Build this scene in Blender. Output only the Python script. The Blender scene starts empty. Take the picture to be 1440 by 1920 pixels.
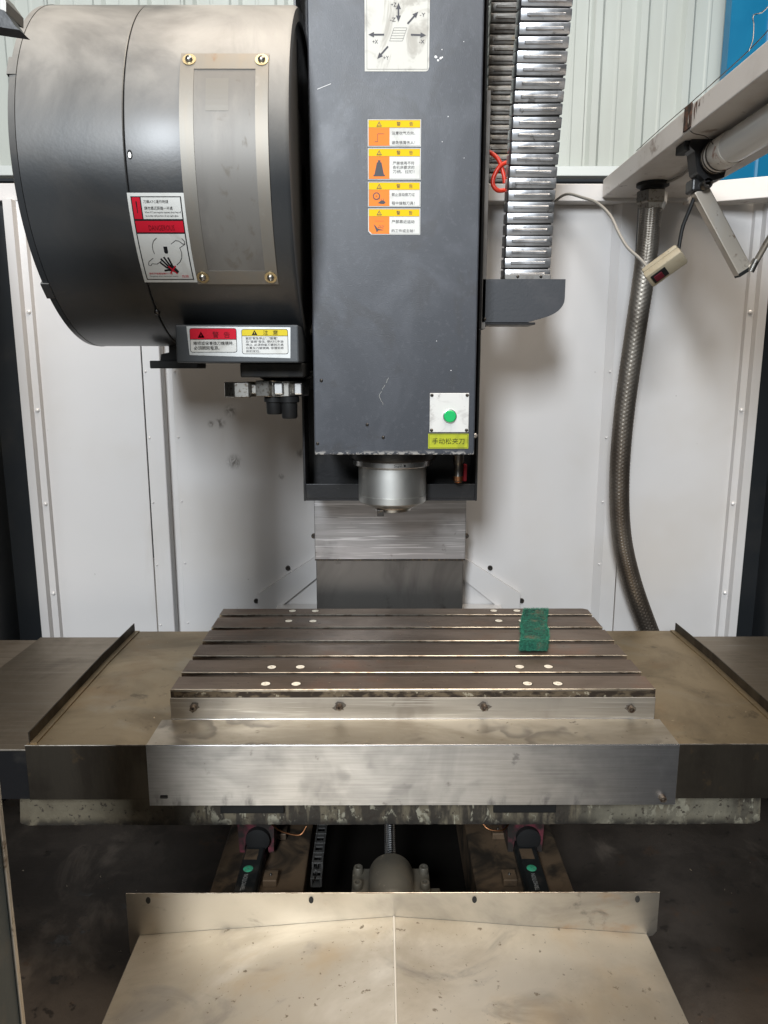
import bpy, bmesh, math, random
from mathutils import Vector, Matrix
random.seed(7)
R = math.radians
sc = bpy.context.scene
col = sc.collection

# ------------------------------------------------------------------ camera
cd = bpy.data.cameras.new('camera')
cd.sensor_fit = 'HORIZONTAL'; cd.sensor_width = 36; cd.lens = 34.95
cd.clip_start = 0.02; cd.clip_end = 100
cam = bpy.data.objects.new('camera', cd); col.objects.link(cam)
cam.location = (0, 0, 1.55)
cam.rotation_euler = (R(90 - 10.93), 0, R(-0.205))
sc.camera = cam

# ------------------------------------------------------------------ light
w = bpy.data.worlds.new('World'); sc.world = w; w.use_nodes = True
bg = w.node_tree.nodes['Background']
bg.inputs[0].default_value = (0.80, 0.90, 1.0, 1); bg.inputs[1].default_value = 0.055

def area(name, loc, target, sx, sy, power, color):
    l = bpy.data.lights.new(name, 'AREA'); l.shape = 'RECTANGLE'
    l.size = sx; l.size_y = sy; l.energy = power; l.color = color
    o = bpy.data.objects.new(name, l); col.objects.link(o); o.location = loc
    d = Vector(target) - Vector(loc)
    o.rotation_euler = d.to_track_quat('-Z', 'Y').to_euler()
    return o
area('hall_window_light', (-1.15, -4.0, 4.0), (0.1, 2.0, 1.5), 0.9, 1.8, 430, (0.88, 0.94, 1.0))
area('roof_skylight', (0.45, 1.25, 4.6), (0.45, 1.25, 0), 2.4, 1.3, 120, (1.0, 0.86, 0.70))
area('hall_roof_light', (0.5, -1.5, 5.2), (0.5, -1.2, 0), 4.0, 1.6, 105, (1.0, 0.96, 0.90))
area('rear_wall_fill', (-0.3, 3.0, 4.4), (-0.3, 6.0, 3.9), 6.0, 1.0, 95, (1.0, 0.99, 0.95))  # fill lamp added to brighten the factory wall, facing it sideways

sc.view_settings.view_transform = 'Standard'; sc.view_settings.look = 'None'
sc.view_settings.gamma = 1; sc.view_settings.exposure = 0.0
sc.view_settings.use_curve_mapping = False
sc.render.engine = 'CYCLES'
sc.cycles.max_bounces = 8; sc.cycles.use_denoising = True

# ------------------------------------------------------------------ materials
M = {}
def mat(name, base, met=0.0, rough=0.5, layers=(), bump=(), rvar=None, spec=0.5, coat=0.0, trans=0.0, alpha=1.0):
    """layers: dicts(color, scale, stretch, lo, hi, fac, dist, detail, rough, met, nz, zr, seed)"""
    m = bpy.data.materials.new(name); m.use_nodes = True
    nt = m.node_tree; N = nt.nodes; L = nt.links
    p = N['Principled BSDF']
    p.inputs['Specular IOR Level'].default_value = spec
    p.inputs['Coat Weight'].default_value = coat
    p.inputs['Coat Roughness'].default_value = 0.28
    p.inputs['Transmission Weight'].default_value = trans
    p.inputs['Alpha'].default_value = alpha
    geo = N.new('ShaderNodeNewGeometry')
    def noise(scale, stretch, dist, detail, seed, rot=0):
        mp = N.new('ShaderNodeMapping'); L.new(geo.outputs['Position'], mp.inputs[0])
        mp.inputs['Scale'].default_value = stretch; mp.inputs['Rotation'].default_value = (0, R(rot), R(rot)); mp.inputs['Location'].default_value = (seed * 1.37, seed * 2.11, seed * .77)
        n = N.new('ShaderNodeTexNoise'); L.new(mp.outputs[0], n.inputs['Vector'])
        n.inputs['Scale'].default_value = scale; n.inputs['Detail'].default_value = detail
        n.inputs['Distortion'].default_value = dist; n.inputs['Roughness'].default_value = .6
        return n.outputs[0]
    def ramp(sock, lo, hi, a=0.0, b=1.0):
        r = N.new('ShaderNodeMapRange'); r.interpolation_type = 'SMOOTHSTEP'
        L.new(sock, r.inputs[0]); r.inputs[1].default_value = lo; r.inputs[2].default_value = hi
        r.inputs[3].default_value = a; r.inputs[4].default_value = b
        return r.outputs[0]
    def mul(a, b):
        q = N.new('ShaderNodeMath'); q.operation = 'MULTIPLY'; L.new(a, q.inputs[0])
        if isinstance(b, (int, float)): q.inputs[1].default_value = b
        else: L.new(b, q.inputs[1])
        return q.outputs[0]
    def rgb(c):
        q = N.new('ShaderNodeRGB'); q.outputs[0].default_value = (*c, 1); return q.outputs[0]
    def val(v):
        q = N.new('ShaderNodeValue'); q.outputs[0].default_value = v; return q.outputs[0]
    c = rgb(base); rg = val(rough); mt = val(met)
    if rvar:
        rg = ramp(noise(rvar[0], rvar[3] if len(rvar) > 3 else (1, 1, 1), .4, 4, 9), .3, .7, rvar[1], rvar[2])
    for i, l in enumerate(layers):
        f = ramp(noise(l.get('scale', 5), l.get('stretch', (1, 1, 1)), l.get('dist', 0), l.get('detail', 4), l.get('seed', i + 1), l.get('rot', 0)), l.get('lo', .45), l.get('hi', .6), 0, l.get('fac', 1))
        if 'arc' in l:
            mp = N.new('ShaderNodeMapping'); L.new(geo.outputs['Position'], mp.inputs[0]); mp.inputs['Location'].default_value = (l['arc'] * .1, .3, .2)
            nv = N.new('ShaderNodeTexNoise'); L.new(geo.outputs['Position'], nv.inputs['Vector']); nv.inputs['Scale'].default_value = 9; nv.inputs['Detail'].default_value = 5
            va = N.new('ShaderNodeVectorMath'); va.operation = 'MULTIPLY_ADD'; L.new(nv.outputs['Color'], va.inputs[0]); va.inputs[1].default_value = (.09, .09, .09); L.new(mp.outputs[0], va.inputs[2])
            vo = N.new('ShaderNodeTexVoronoi'); L.new(va.outputs[0], vo.inputs['Vector']); vo.inputs['Scale'].default_value = l['arc']
            f = mul(f, mul(ramp(vo.outputs['Distance'], .22, .50), ramp(vo.outputs['Distance'], .60, .50)))
        if 'nz' in l:
            s = N.new('ShaderNodeSeparateXYZ'); L.new(geo.outputs['Normal'], s.inputs[0])
            f = mul(f, ramp(s.outputs[2], *l['nz']))
        if 'spot' in l:
            vd = N.new('ShaderNodeVectorMath'); vd.operation = 'DISTANCE'
            L.new(geo.outputs['Position'], vd.inputs[0]); vd.inputs[1].default_value = l['spot'][:3]
            f = mul(f, ramp(vd.outputs['Value'], l['spot'][3], l['spot'][3] * .1))
        for ax in 'xyz':
            if ax + 'r' in l:
                s = N.new('ShaderNodeSeparateXYZ'); L.new(geo.outputs['Position'], s.inputs[0])
                f = mul(f, ramp(s.outputs['xyz'.index(ax)], *l[ax + 'r']))
        x = N.new('ShaderNodeMix'); x.data_type = 'RGBA'
        L.new(f, x.inputs[0]); L.new(c, x.inputs[6]); L.new(rgb(l['color']), x.inputs[7]); c = x.outputs[2]
        for key in ('rough', 'met'):
            if key in l:
                x = N.new('ShaderNodeMix'); L.new(f, x.inputs[0])
                L.new(rg if key == 'rough' else mt, x.inputs[2]); x.inputs[3].default_value = l[key]
                if key == 'rough': rg = x.outputs[0]
                else: mt = x.outputs[0]
    L.new(c, p.inputs['Base Color']); L.new(rg, p.inputs['Roughness']); L.new(mt, p.inputs['Metallic'])
    prev = None
    for (scale, stretch, strength, distm) in bump:
        b = N.new('ShaderNodeBump'); b.inputs['Strength'].default_value = strength; b.inputs['Distance'].default_value = distm
        L.new(noise(scale, stretch, 0, 3, 3), b.inputs['Height'])
        if prev: L.new(prev, b.inputs['Normal'])
        prev = b.outputs[0]
    if prev: L.new(prev, p.inputs['Normal'])
    M[name] = m
    return m

BX = (1, 40, 40)      # brushed along x
# painted sheet of the enclosure
SPOTS = ((-.445, 2.22, 1.425, .026), (-.478, 2.22, 1.39, .022), (-.505, 2.22, 1.387, .014), (-.44, 2.22, 1.275, .030), (-.30, 2.22, 1.23, .012), (-.455, 2.22, .80, .014), (.35, 2.22, .80, .010), (-.24, 2.22, 1.30, .018))
mat('white_paint', (.595, .578, .565), 0, .36, [
    dict(color=(.50, .455, .40), scale=1.6, lo=.45, hi=.75, fac=.5),
    dict(color=(.40, .345, .28), scale=7, stretch=(1, 1, .2), lo=.60, hi=.80, fac=.35),
    dict(color=(.10, .08, .06), scale=55, lo=.745, hi=.775, fac=.8)]
    + [dict(color=(.07, .055, .04), scale=60, stretch=(1, 1, .6), dist=1.5, lo=.35, hi=.62, fac=.75, spot=q, seed=k) for k, q in enumerate(SPOTS)],
    bump=[(90, (1, 1, 1), .06, .002), (3, (1, 1, 1), .15, .02)])
mat('smudge', (.09, .075, .06), 0, .6)
mat('beam_paint', (.60, .56, .52), 0, .45, [
    dict(color=(.30, .235, .175), scale=5, detail=8, lo=.48, hi=.74, fac=.55), dict(color=(.16, .095, .06), scale=18, detail=6, lo=.60, hi=.70, fac=.7),
    dict(color=(.12, .08, .06), scale=40, lo=.69, hi=.73, fac=.8)], bump=[(60, (1, 1, 1), .1, .002)])
mat('rust', (.10, .045, .025), 0, .85, [dict(color=(.03, .018, .012), scale=60, lo=.45, hi=.6)], bump=[(120, (1, 1, 1), .6, .003)])
mat('dark_panel', (.012, .014, .016), 0, .35, [dict(color=(.03, .028, .026), scale=4, lo=.5, hi=.7, fac=.6)])
mat('post_paint', (.035, .048, .052), 0, .45, [
    dict(color=(.10, .085, .07), scale=14, lo=.5, hi=.72, fac=.6),
    dict(color=(.30, .26, .21), scale=60, lo=.68, hi=.74)], bump=[(70, (1, 1, 1), .15, .002)])
# headstock paint
mat('head_paint', (.037, .041, .050), 0, .42, [
    dict(color=(.066, .071, .083), scale=5, stretch=(1, 1, .7), dist=1.2, lo=.42, hi=.66, fac=.8, rough=.36),
    dict(color=(.035, .036, .040), scale=7, dist=1.5, lo=.52, hi=.68, fac=.75),
    dict(color=(.10, .105, .12), scale=120, detail=2, lo=.55, hi=.72, fac=.2),
    dict(color=(.42, .40, .37), scale=70, stretch=(1, 1, 1.6), detail=6, lo=.48, hi=.54, zr=(1.379, 1.3665)),
    dict(color=(.5, .5, .48), scale=46, lo=.765, hi=.775)],
    bump=[(420, (1, 1, 1), .32, .0010), (30, (1, 1, 1), .04, .004)])
mat('black_paint', (.010, .010, .011), 0, .38, [dict(color=(.03, .028, .025), scale=14, lo=.5, hi=.7, fac=.6),
    dict(color=(.3, .28, .25), scale=70, lo=.76, hi=.775)], bump=[(120, (1, 1, 1), .15, .002)])
mat('black_matt', (.007, .007, .007), 0, .7, [dict(color=(.02, .018, .015), scale=20, lo=.5, hi=.7)])
mat('rubber', (.012, .012, .012), 0, .55, spec=.25)
# drum of the magazine: charcoal paint with settled dust on top, tone carried lower as a painted lit band
mat('drum_paint', (.026, .028, .030), 0, .38, [
    dict(color=(.042, .040, .038), scale=6, dist=1.4, lo=.45, hi=.7, fac=.7),
    dict(color=(.30, .287, .265), scale=3.4, stretch=(1, 1, .8), dist=.5, detail=7, lo=.15, hi=.62, fac=.95, nz=(-.22, .48), rough=.70),
    dict(color=(.10, .10, .10), scale=6, stretch=(1, 1, .5), dist=.8, detail=6, lo=.52, hi=.68, fac=.55, nz=(.1, .5)),
    dict(color=(.45, .45, .43), scale=60, lo=.775, hi=.785)],
    coat=.30, bump=[(150, (1, 1, 1), .12, .0015), (7, (1, 1, 1), .10, .006)])
mat('magazine_box', (.052, .058, .064), 0, .5, [dict(color=(.10, .10, .10), scale=12, lo=.5, hi=.7, fac=.4)], bump=[(150, (1, 1, 1), .1, .0015)])
# steels
mat('steel_clean', (.52, .52, .53), 1, .40, [
    dict(color=(.40, .40, .405), scale=260, stretch=(.03, 1, 1), lo=.38, hi=.64, fac=.6),
    dict(color=(.25, .25, .26), scale=5, stretch=(1.1, 1, 1), dist=.9, detail=5, lo=.42, hi=.70, fac=.45, rough=.48),
    dict(color=(.17, .17, .175), scale=7, detail=3, lo=.44, hi=.64, fac=.38, arc=8, rough=.50),
    dict(color=(.62, .62, .63), scale=8, detail=4, lo=.46, hi=.64, fac=.22, arc=12, seed=5),
    dict(color=(.12, .115, .11), scale=24, stretch=(1, 1, .4), detail=6, lo=.54, hi=.68, fac=.6, zr=(.750, .710), rough=.6),
    dict(color=(.13, .11, .09), scale=26, detail=6, lo=.66, hi=.74, fac=.5, rough=.65), dict(color=(.64, .64, .65), scale=240, stretch=(.02, 1, 1), detail=2, lo=.60, hi=.66, fac=.2, rot=9)],
    bump=[(300, (.05, 1, 1), .12, .0005)])
mat('steel_cover', (.42, .395, .36), 1, .52, [
    dict(color=(.30, .28, .25), scale=50, stretch=(.04, 1, 1), lo=.40, hi=.66, fac=.8),
    dict(color=(.22, .19, .16), scale=7, stretch=(1, 1, .5), lo=.54, hi=.74, fac=.6, rough=.6),
    dict(color=(.10, .08, .06), scale=26, lo=.66, hi=.75, fac=.7), dict(color=(.66, .64, .60), scale=240, stretch=(.02, 1, 1), detail=2, lo=.60, hi=.66, fac=.5, rot=0), dict(color=(.60, .58, .54), scale=240, stretch=(.02, 1, 1), detail=2, lo=.60, hi=.66, fac=.3, rot=18)],
    bump=[(260, (.05, 1, 1), .16, .0006)])
mat('steel_z_cover', (.50, .49, .49), 1, .40, [
    dict(color=(.30, .29, .28), scale=50, stretch=(.05, 1, 1), lo=.38, hi=.66, fac=.6, rough=.48),
    dict(color=(.16, .145, .13), scale=6, stretch=(.8, 1, 1), lo=.54, hi=.74, fac=.65, rough=.55),
    dict(color=(.10, .08, .06), scale=24, lo=.66, hi=.76, fac=.7), dict(color=(.85, .84, .84), scale=240, stretch=(.02, 1, 1), detail=2, lo=.60, hi=.66, fac=.75, rot=0), dict(color=(.7, .7, .7), scale=240, stretch=(.02, 1, 1), detail=2, lo=.60, hi=.66, fac=.4, rot=11)],
    bump=[(300, (.04, 1, 1), .2, .0006)])
mat('steel_dark', (.21, .20, .185), 1, .42, [
    dict(color=(.11, .10, .09), scale=5, stretch=(1, 1, .4), dist=1, lo=.42, hi=.68, fac=.8, rough=.5),
    dict(color=(.05, .04, .035), scale=12, lo=.62, hi=.75, fac=.7)], bump=[(200, (1, 1, .1), .15, .0006)])
mat('shelf_steel', (.56, .50, .41), 1, .44, [
    dict(color=(.32, .275, .21), scale=6, stretch=(.5, 1, 1), dist=.5, detail=7, lo=.40, hi=.66, fac=.8, rough=.54),
    dict(color=(.17, .155, .14), scale=7, detail=3, lo=.46, hi=.60, fac=.6, arc=11, rough=.55),
    dict(color=(.11, .085, .06), scale=50, detail=6, lo=.64, hi=.71, fac=.7)],
    bump=[(260, (.06, 1, 1), .10, .0006)])
mat('flange_steel', (.50, .465, .41), 1, .46, [
    dict(color=(.30, .28, .25), scale=5, stretch=(.5, 1, 1), dist=.6, detail=7, lo=.40, hi=.64, fac=.85, rough=.55),
    dict(color=(.36, .21, .09), scale=9, stretch=(.5, 1, 1), detail=8, lo=.57, hi=.70, fac=.65, met=.7, rough=.62),
    dict(color=(.10, .095, .09), scale=13, dist=.5, detail=6, lo=.60, hi=.72, fac=.7)],
    bump=[(260, (.06, 1, 1), .10, .0006)])
mat('wing_steel', (.40, .315, .20), 1, .47, [
    dict(color=(.20, .16, .105), scale=4, dist=.6, detail=8, lo=.42, hi=.68, fac=.8, rough=.55, rot=20),
    dict(color=(.42, .375, .295), scale=7, stretch=(.8, 1, 1), dist=.7, detail=7, lo=.56, hi=.72, fac=.5, rot=-30),
    dict(color=(.25, .15, .07), scale=5, dist=.4, detail=8, lo=.50, hi=.72, fac=.5, rough=.65, met=.6),
    dict(color=(.08, .065, .045), scale=16, dist=.4, detail=6, lo=.60, hi=.72, fac=.6),
    dict(color=(.04, .03, .022), scale=120, lo=.69, hi=.74, fac=.8)],
    bump=[(160, (1, 1, 1), .10, .0006)])
mat('wing_dark', (.11, .095, .075), 1, .52, [
    dict(color=(.06, .05, .04), scale=16, stretch=(1, 1, .25), lo=.42, hi=.66, fac=.8, rough=.6),
    dict(color=(.04, .033, .027), scale=5, lo=.46, hi=.70, fac=.7), dict(color=(.20, .14, .08), scale=30, lo=.62, hi=.74, fac=.45)], bump=[(160, (.2, 1, 1), .12, .0008)])
mat('outer_steel', (.50, .42, .33), 1, .48, [dict(color=(.30, .24, .18), scale=60, stretch=(.05, 1, 1), lo=.42, hi=.68, fac=.6), dict(color=(.26, .19, .13), scale=5, detail=7, lo=.46, hi=.70, fac=.5)])
mat('telescope_steel', (.29, .24, .18), 1, .45, [
    dict(color=(.17, .14, .105), scale=5, dist=.4, detail=7, lo=.42, hi=.68, fac=.8, rough=.56),
    dict(color=(.36, .32, .26), scale=60, stretch=(.05, 1, 1), lo=.46, hi=.70, fac=.3), dict(color=(.46, .42, .36), scale=240, stretch=(.02, 1, 1), detail=2, lo=.60, hi=.66, fac=.3, rot=0)],
    bump=[(220, (.1, 1, 1), .10, .0007)])
mat('table_iron', (.265, .205, .16), .85, .47, [
    dict(color=(.15, .112, .086), scale=5, stretch=(.7, 1, 1), dist=.4, detail=7, lo=.42, hi=.68, fac=.75, rough=.55),
    dict(color=(.27, .14, .09), scale=6, dist=.3, detail=7, lo=.54, hi=.72, fac=.5, met=.6, rough=.6),
    dict(color=(.20, .19, .18), scale=9, stretch=(.4, 1, 1), detail=6, lo=.56, hi=.72, fac=.5),
    dict(color=(.05, .038, .03), scale=110, lo=.64, hi=.73, fac=.7), dict(color=(.38, .33, .28), scale=240, stretch=(.02, 1, 1), detail=2, lo=.60, hi=.66, fac=.3, rot=0), dict(color=(.34, .29, .24), scale=240, stretch=(.02, 1, 1), detail=2, lo=.60, hi=.66, fac=.25, rot=40)],
    bump=[(200, (.5, 1, 1), .18, .0008)])
mat('iron_edge', (.50, .46, .40), 1, .32, [dict(color=(.22, .18, .14), scale=40, lo=.45, hi=.65, fac=.8)])
mat('iron_edge_dirty', (.16, .125, .085), .7, .55, [dict(color=(.045, .034, .026), scale=55, stretch=(.6, 1, 1), lo=.42, hi=.56),
    dict(color=(.42, .38, .29), scale=80, lo=.60, hi=.66, fac=.9)], bump=[(150, (1, 1, 1), .4, .001)])
mat('ridge_highlight', (.80, .74, .64), .6, .5)  # highlight along the apron fold, put into the colour
mat('inspection_paper', (.185, .172, .15), .2, .45)
mat('plug', (.86, .79, .66), 0, .55, [dict(color=(.42, .33, .24), scale=130, detail=6, lo=.48, hi=.68, fac=.75)])
mat('apron_steel', (.66, .60, .505), 1, .46, [
    dict(color=(.43, .375, .295), scale=3.4, stretch=(.9, 1.1, 1), dist=.7, detail=8, lo=.38, hi=.64, fac=.85, rough=.55, rot=22),
    dict(color=(.25, .235, .215), scale=5, stretch=(.8, 1.2, 1), dist=.9, detail=7, lo=.52, hi=.68, fac=.75, rough=.6, rot=-28),
    dict(color=(.44, .32, .18), scale=4.0, dist=.4, detail=8, lo=.50, hi=.70, fac=.45, met=.7, rough=.62),
    dict(color=(.13, .095, .06), scale=60, detail=6, lo=.65, hi=.71, fac=.7, rough=.7),
    dict(color=(.10, .07, .045), scale=170, lo=.68, hi=.72, fac=.8)],
    bump=[(60, (1, 1, 1), .05, .001), (8, (1, 1, 1), .10, .006)])
mat('cast_cream', (.135, .115, .078), 0, .6, [
    dict(color=(.09, .072, .048), scale=14, stretch=(1, 1, .4), detail=6, lo=.40, hi=.66, fac=.85),
    dict(color=(.028, .023, .018), scale=46, stretch=(1, 1, .22), detail=6, lo=.40, hi=.54, fac=.92, xr=(-.50, -.36)),
    dict(color=(.33, .31, .235), scale=52, stretch=(1, 1, .45), dist=.4, detail=7, lo=.56, hi=.62, fac=.85, xr=(-.46, -.30)),
    dict(color=(.17, .155, .115), scale=9, detail=6, lo=.30, hi=.6, fac=.8, xr=(.36, .46)),
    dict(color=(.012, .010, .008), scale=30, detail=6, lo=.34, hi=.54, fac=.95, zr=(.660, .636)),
    dict(color=(.03, .022, .016), scale=90, lo=.60, hi=.66, fac=.9)],
    bump=[(90, (1, 1, 1), .6, .002)])
mat('oily_brown', (.13, .088, .054), .3, .5, [dict(color=(.03, .024, .018), scale=9, dist=1, lo=.42, hi=.65), dict(color=(.15, .115, .075), scale=20, lo=.6, hi=.75, fac=.6)])
mat('chain_grey', (.04, .039, .037), 0, .5)
mat('rail_label_ink', (.22, .22, .21), 0, .6)
mat('rail_black', (.02, .022, .022), .5, .35, [dict(color=(.05, .045, .04), scale=25, lo=.5, hi=.7)])
mat('grease_pink', (.13, .026, .038), 0, .55, [dict(color=(.020, .016, .014), scale=22, detail=6, lo=.36, hi=.54)])
mat('housing_grey', (.095, .088, .072), .4, .5, [dict(color=(.12, .105, .08), scale=12, lo=.42, hi=.65), dict(color=(.32, .27, .20), scale=60, lo=.64, hi=.72, fac=.7)], bump=[(80, (1, 1, 1), .15, .001)])
mat('chrome', (.85, .85, .85), 1, .22)
mat('spindle_steel', (.72, .72, .69), 1, .46, [dict(color=(.42, .42, .40), scale=6, stretch=(1, 1, .6), lo=.42, hi=.66, fac=.8), dict(color=(.30, .27, .22), scale=12, stretch=(1, 1, 1), lo=.62, hi=.76, fac=.6)], bump=[(300, (.1, .1, 1), .12, .0005)])
mat('spindle_polished', (.80, .79, .77), 1, .30, [dict(color=(.30, .26, .22), scale=60, lo=.60, hi=.70, fac=.7, rough=.5)])
mat('bolt_dark', (.08, .075, .07), .9, .38, [dict(color=(.20, .15, .10), scale=120, lo=.5, hi=.7)])
mat('bolt_rusty', (.20, .165, .13), .8, .5, [dict(color=(.08, .055, .04), scale=150, lo=.42, hi=.6)])
mat('bolt_steel', (.50, .48, .44), 1, .32, [dict(color=(.22, .18, .14), scale=150, lo=.5, hi=.7)])
mat('bolt_white', (.74, .72, .70), .3, .3)
mat('brass_washer', (.55, .46, .28), 1, .35)
mat('window_frame_steel', (.23, .215, .19), .7, .52, [
    dict(color=(.24, .215, .18), scale=30, stretch=(1, 1, .08), lo=.42, hi=.66, fac=.8),
    dict(color=(.24, .13, .06), scale=12, stretch=(1.5, 1, .5), detail=6, lo=.62, hi=.72, fac=.7, rough=.6),
    dict(color=(.36, .345, .32), scale=14, lo=.60, hi=.74, fac=.5)], bump=[(200, (1, 1, .06), .1, .0006)])
mat('window_pane', (.17, .16, .145), .35, .50, [
    dict(color=(.115, .105, .095), scale=9, stretch=(1, 1, .12), detail=6, lo=.40, hi=.68, fac=.7),
    dict(color=(.28, .26, .23), scale=8, stretch=(1, 1, .4), detail=7, lo=.54, hi=.74, fac=.5, rough=.55),
    dict(color=(.10, .08, .055), scale=40, stretch=(1, 1, .5), dist=.6, detail=6, lo=.56, hi=.68, fac=.45, rough=.6, xr=(-.30, -.27))],
    bump=[(160, (1, 1, .08), .10, .0006)])
mat('carrier_metal', (.58, .59, .61), 1, .34, [dict(color=(.36, .36, .365), scale=16, detail=6, lo=.42, hi=.66, fac=.7), dict(color=(.10, .095, .09), scale=60, detail=6, lo=.60, hi=.70, fac=.7, rough=.5)], rvar=(30, .28, .42), bump=[(90, (1, 1, 1), .06, .0015)])
mat('carrier_dirty', (.26, .25, .235), 1, .40, [dict(color=(.10, .09, .08), scale=20, detail=6, lo=.42, hi=.66, fac=.85, rough=.5), dict(color=(.28, .22, .12), scale=14, lo=.62, hi=.72, fac=.5)], bump=[(90, (1, 1, 1), .08, .0015)])
mat('carrier_edge', (.05, .048, .045), .6, .5)
mat('bracket_paint', (.036, .039, .045), 0, .46, [dict(color=(.06, .06, .065), scale=10, lo=.5, hi=.7, fac=.6)], bump=[(180, (1, 1, 1), .2, .0015)])
mat('side_cover_grey', (.22, .21, .20), .2, .5, [dict(color=(.14, .13, .12), scale=8, lo=.45, hi=.65)])
mat('red_hose', (.75, .045, .02), 0, .32)
mat('braid', (.30, .275, .24), .9, .50, [dict(color=(.13, .11, .09), scale=12, stretch=(1, 1, .5), detail=6, lo=.40, hi=.66, fac=.75), dict(color=(.12, .095, .075), scale=4, lo=.2, hi=.5, fac=.7, zr=(1.7, 1.2))])
mat('braid_core', (.05, .042, .035), .4, .6)
mat('cable_grey', (.25, .235, .21), 0, .5)
mat('switch_cream', (.36, .31, .22), 0, .45, [dict(color=(.28, .22, .14), scale=30, lo=.5, hi=.7, fac=.6), dict(color=(.08, .05, .03), scale=120, lo=.66, hi=.72, fac=.7)])
mat('switch_red', (.10, .010, .018), 0, .3)
mat('lamp_tube', (.72, .71, .68), 0, .22, [dict(color=(.52, .48, .42), scale=5, lo=.5, hi=.7, fac=.5)], coat=.3)
mat('lamp_end', (.70, .66, .60), 0, .35, [dict(color=(.28, .10, .04), scale=26, dist=1, lo=.54, hi=.66, fac=.9), dict(color=(.06, .03, .02), scale=45, lo=.62, hi=.70)])
mat('arm_steel', (.58, .52, .44), .85, .45, [dict(color=(.58, .55, .50), scale=14, stretch=(1, 1, .5), lo=.45, hi=.65, fac=.8), dict(color=(.16, .10, .06), scale=40, lo=.58, hi=.70, fac=.8, rough=.7)])
mat('wall_sheet', (.60, .635, .595), 0, .45, [dict(color=(.50, .52, .47), scale=1.3, stretch=(1, 1, .3), lo=.45, hi=.7, fac=.6), dict(color=(.50, .47, .41), scale=8, stretch=(1, 1, .1), lo=.6, hi=.8, fac=.4)])
mat('sill_paint', (.78, .82, .80), 0, .4)
mat('blue_sheet', (.002, .19, .38), 0, .4, [dict(color=(.006, .22, .42), scale=2, lo=.45, hi=.7)])
mat('blue_trim', (.16, .38, .60), 0, .4)
mat('concrete', (.33, .32, .30), 0, .6, [dict(color=(.24, .225, .21), scale=1.5, lo=.42, hi=.66)])
mat('tray_steel', (.075, .061, .050), .4, .55, [
    dict(color=(.040, .032, .026), scale=6, dist=.4, detail=7, lo=.42, hi=.66, fac=.85),
    dict(color=(.22, .18, .145), scale=6, stretch=(1, .6, 1), dist=.5, detail=7, lo=.56, hi=.72, fac=.6, rot=35),
    dict(color=(.10, .055, .03), scale=13, detail=6, lo=.60, hi=.72, fac=.5),
    dict(color=(.02, .017, .014), scale=28, detail=6, lo=.60, hi=.68, fac=.7, rough=.25)],
    bump=[(60, (1, 1, 1), .3, .003)])
mat('pit_shade', (.008, .007, .006), 0, .8, spec=.05)  # shade of the pit put into the bed colour
mat('pad_green', (.010, .095, .060), 0, .85, [dict(color=(.004, .035, .025), scale=90, lo=.45, hi=.6), dict(color=(.13, .105, .065), scale=22, detail=6, lo=.50, hi=.66, fac=.8)], bump=[(300, (1, 1, 1), .8, .003)])
mat('pad_fibre', (.03, .21, .13), 0, .7)
# print
mat('label_white', (.66, .66, .63), 0, .4, [dict(color=(.46, .45, .41), scale=16, dist=1, lo=.48, hi=.7, fac=.6)], spec=.2)
mat('label_old', (.60, .59, .54), 0, .42, [dict(color=(.36, .34, .30), scale=14, stretch=(1, 1, .45), dist=2.2, lo=.47, hi=.62, fac=.8)], spec=.2)
mat('label_silver', (.60, .61, .60), .3, .35, [dict(color=(.45, .45, .43), scale=20, lo=.5, hi=.7, fac=.6)])
mat('ink_black', (.014, .014, .016), 0, .6, spec=.12)
mat('ink_grey', (.09, .09, .10), 0, .6, spec=.12)
mat('ink_darkred', (.12, .006, .010), 0, .6, spec=.12)
mat('ink_red', (.55, .012, .030), 0, .6, spec=.12)
mat('ink_yellow', (.80, .50, .010), 0, .6, spec=.12)
mat('ink_signal', (.66, .52, .035), 0, .6, spec=.12)
mat('ink_orange', (.86, .235, .045), 0, .6, spec=.12)
mat('sign_green', (.42, .45, .020), 0, .35, [dict(color=(.26, .28, .02), scale=40, lo=.5, hi=.65, fac=.6)], coat=.3)
mat('button_green', (.012, .44, .12), 0, .3, coat=.3)
mat('plate_white', (.66, .65, .62), .1, .45, [dict(color=(.40, .38, .36), scale=18, dist=1.2, lo=.50, hi=.68, fac=.8), dict(color=(.12, .11, .10), scale=70, lo=.68, hi=.72, fac=.5)])
mat('copper', (.55, .25, .12), 1, .3)
mat('chip_metal', (.45, .38, .28), 1, .4)
mat('green_cap', (.03, .26, .14), 0, .45, [dict(color=(.05, .14, .09), scale=80, lo=.45, hi=.65)])
mat('ink_white', (.75, .75, .74), 0, .5)

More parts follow.
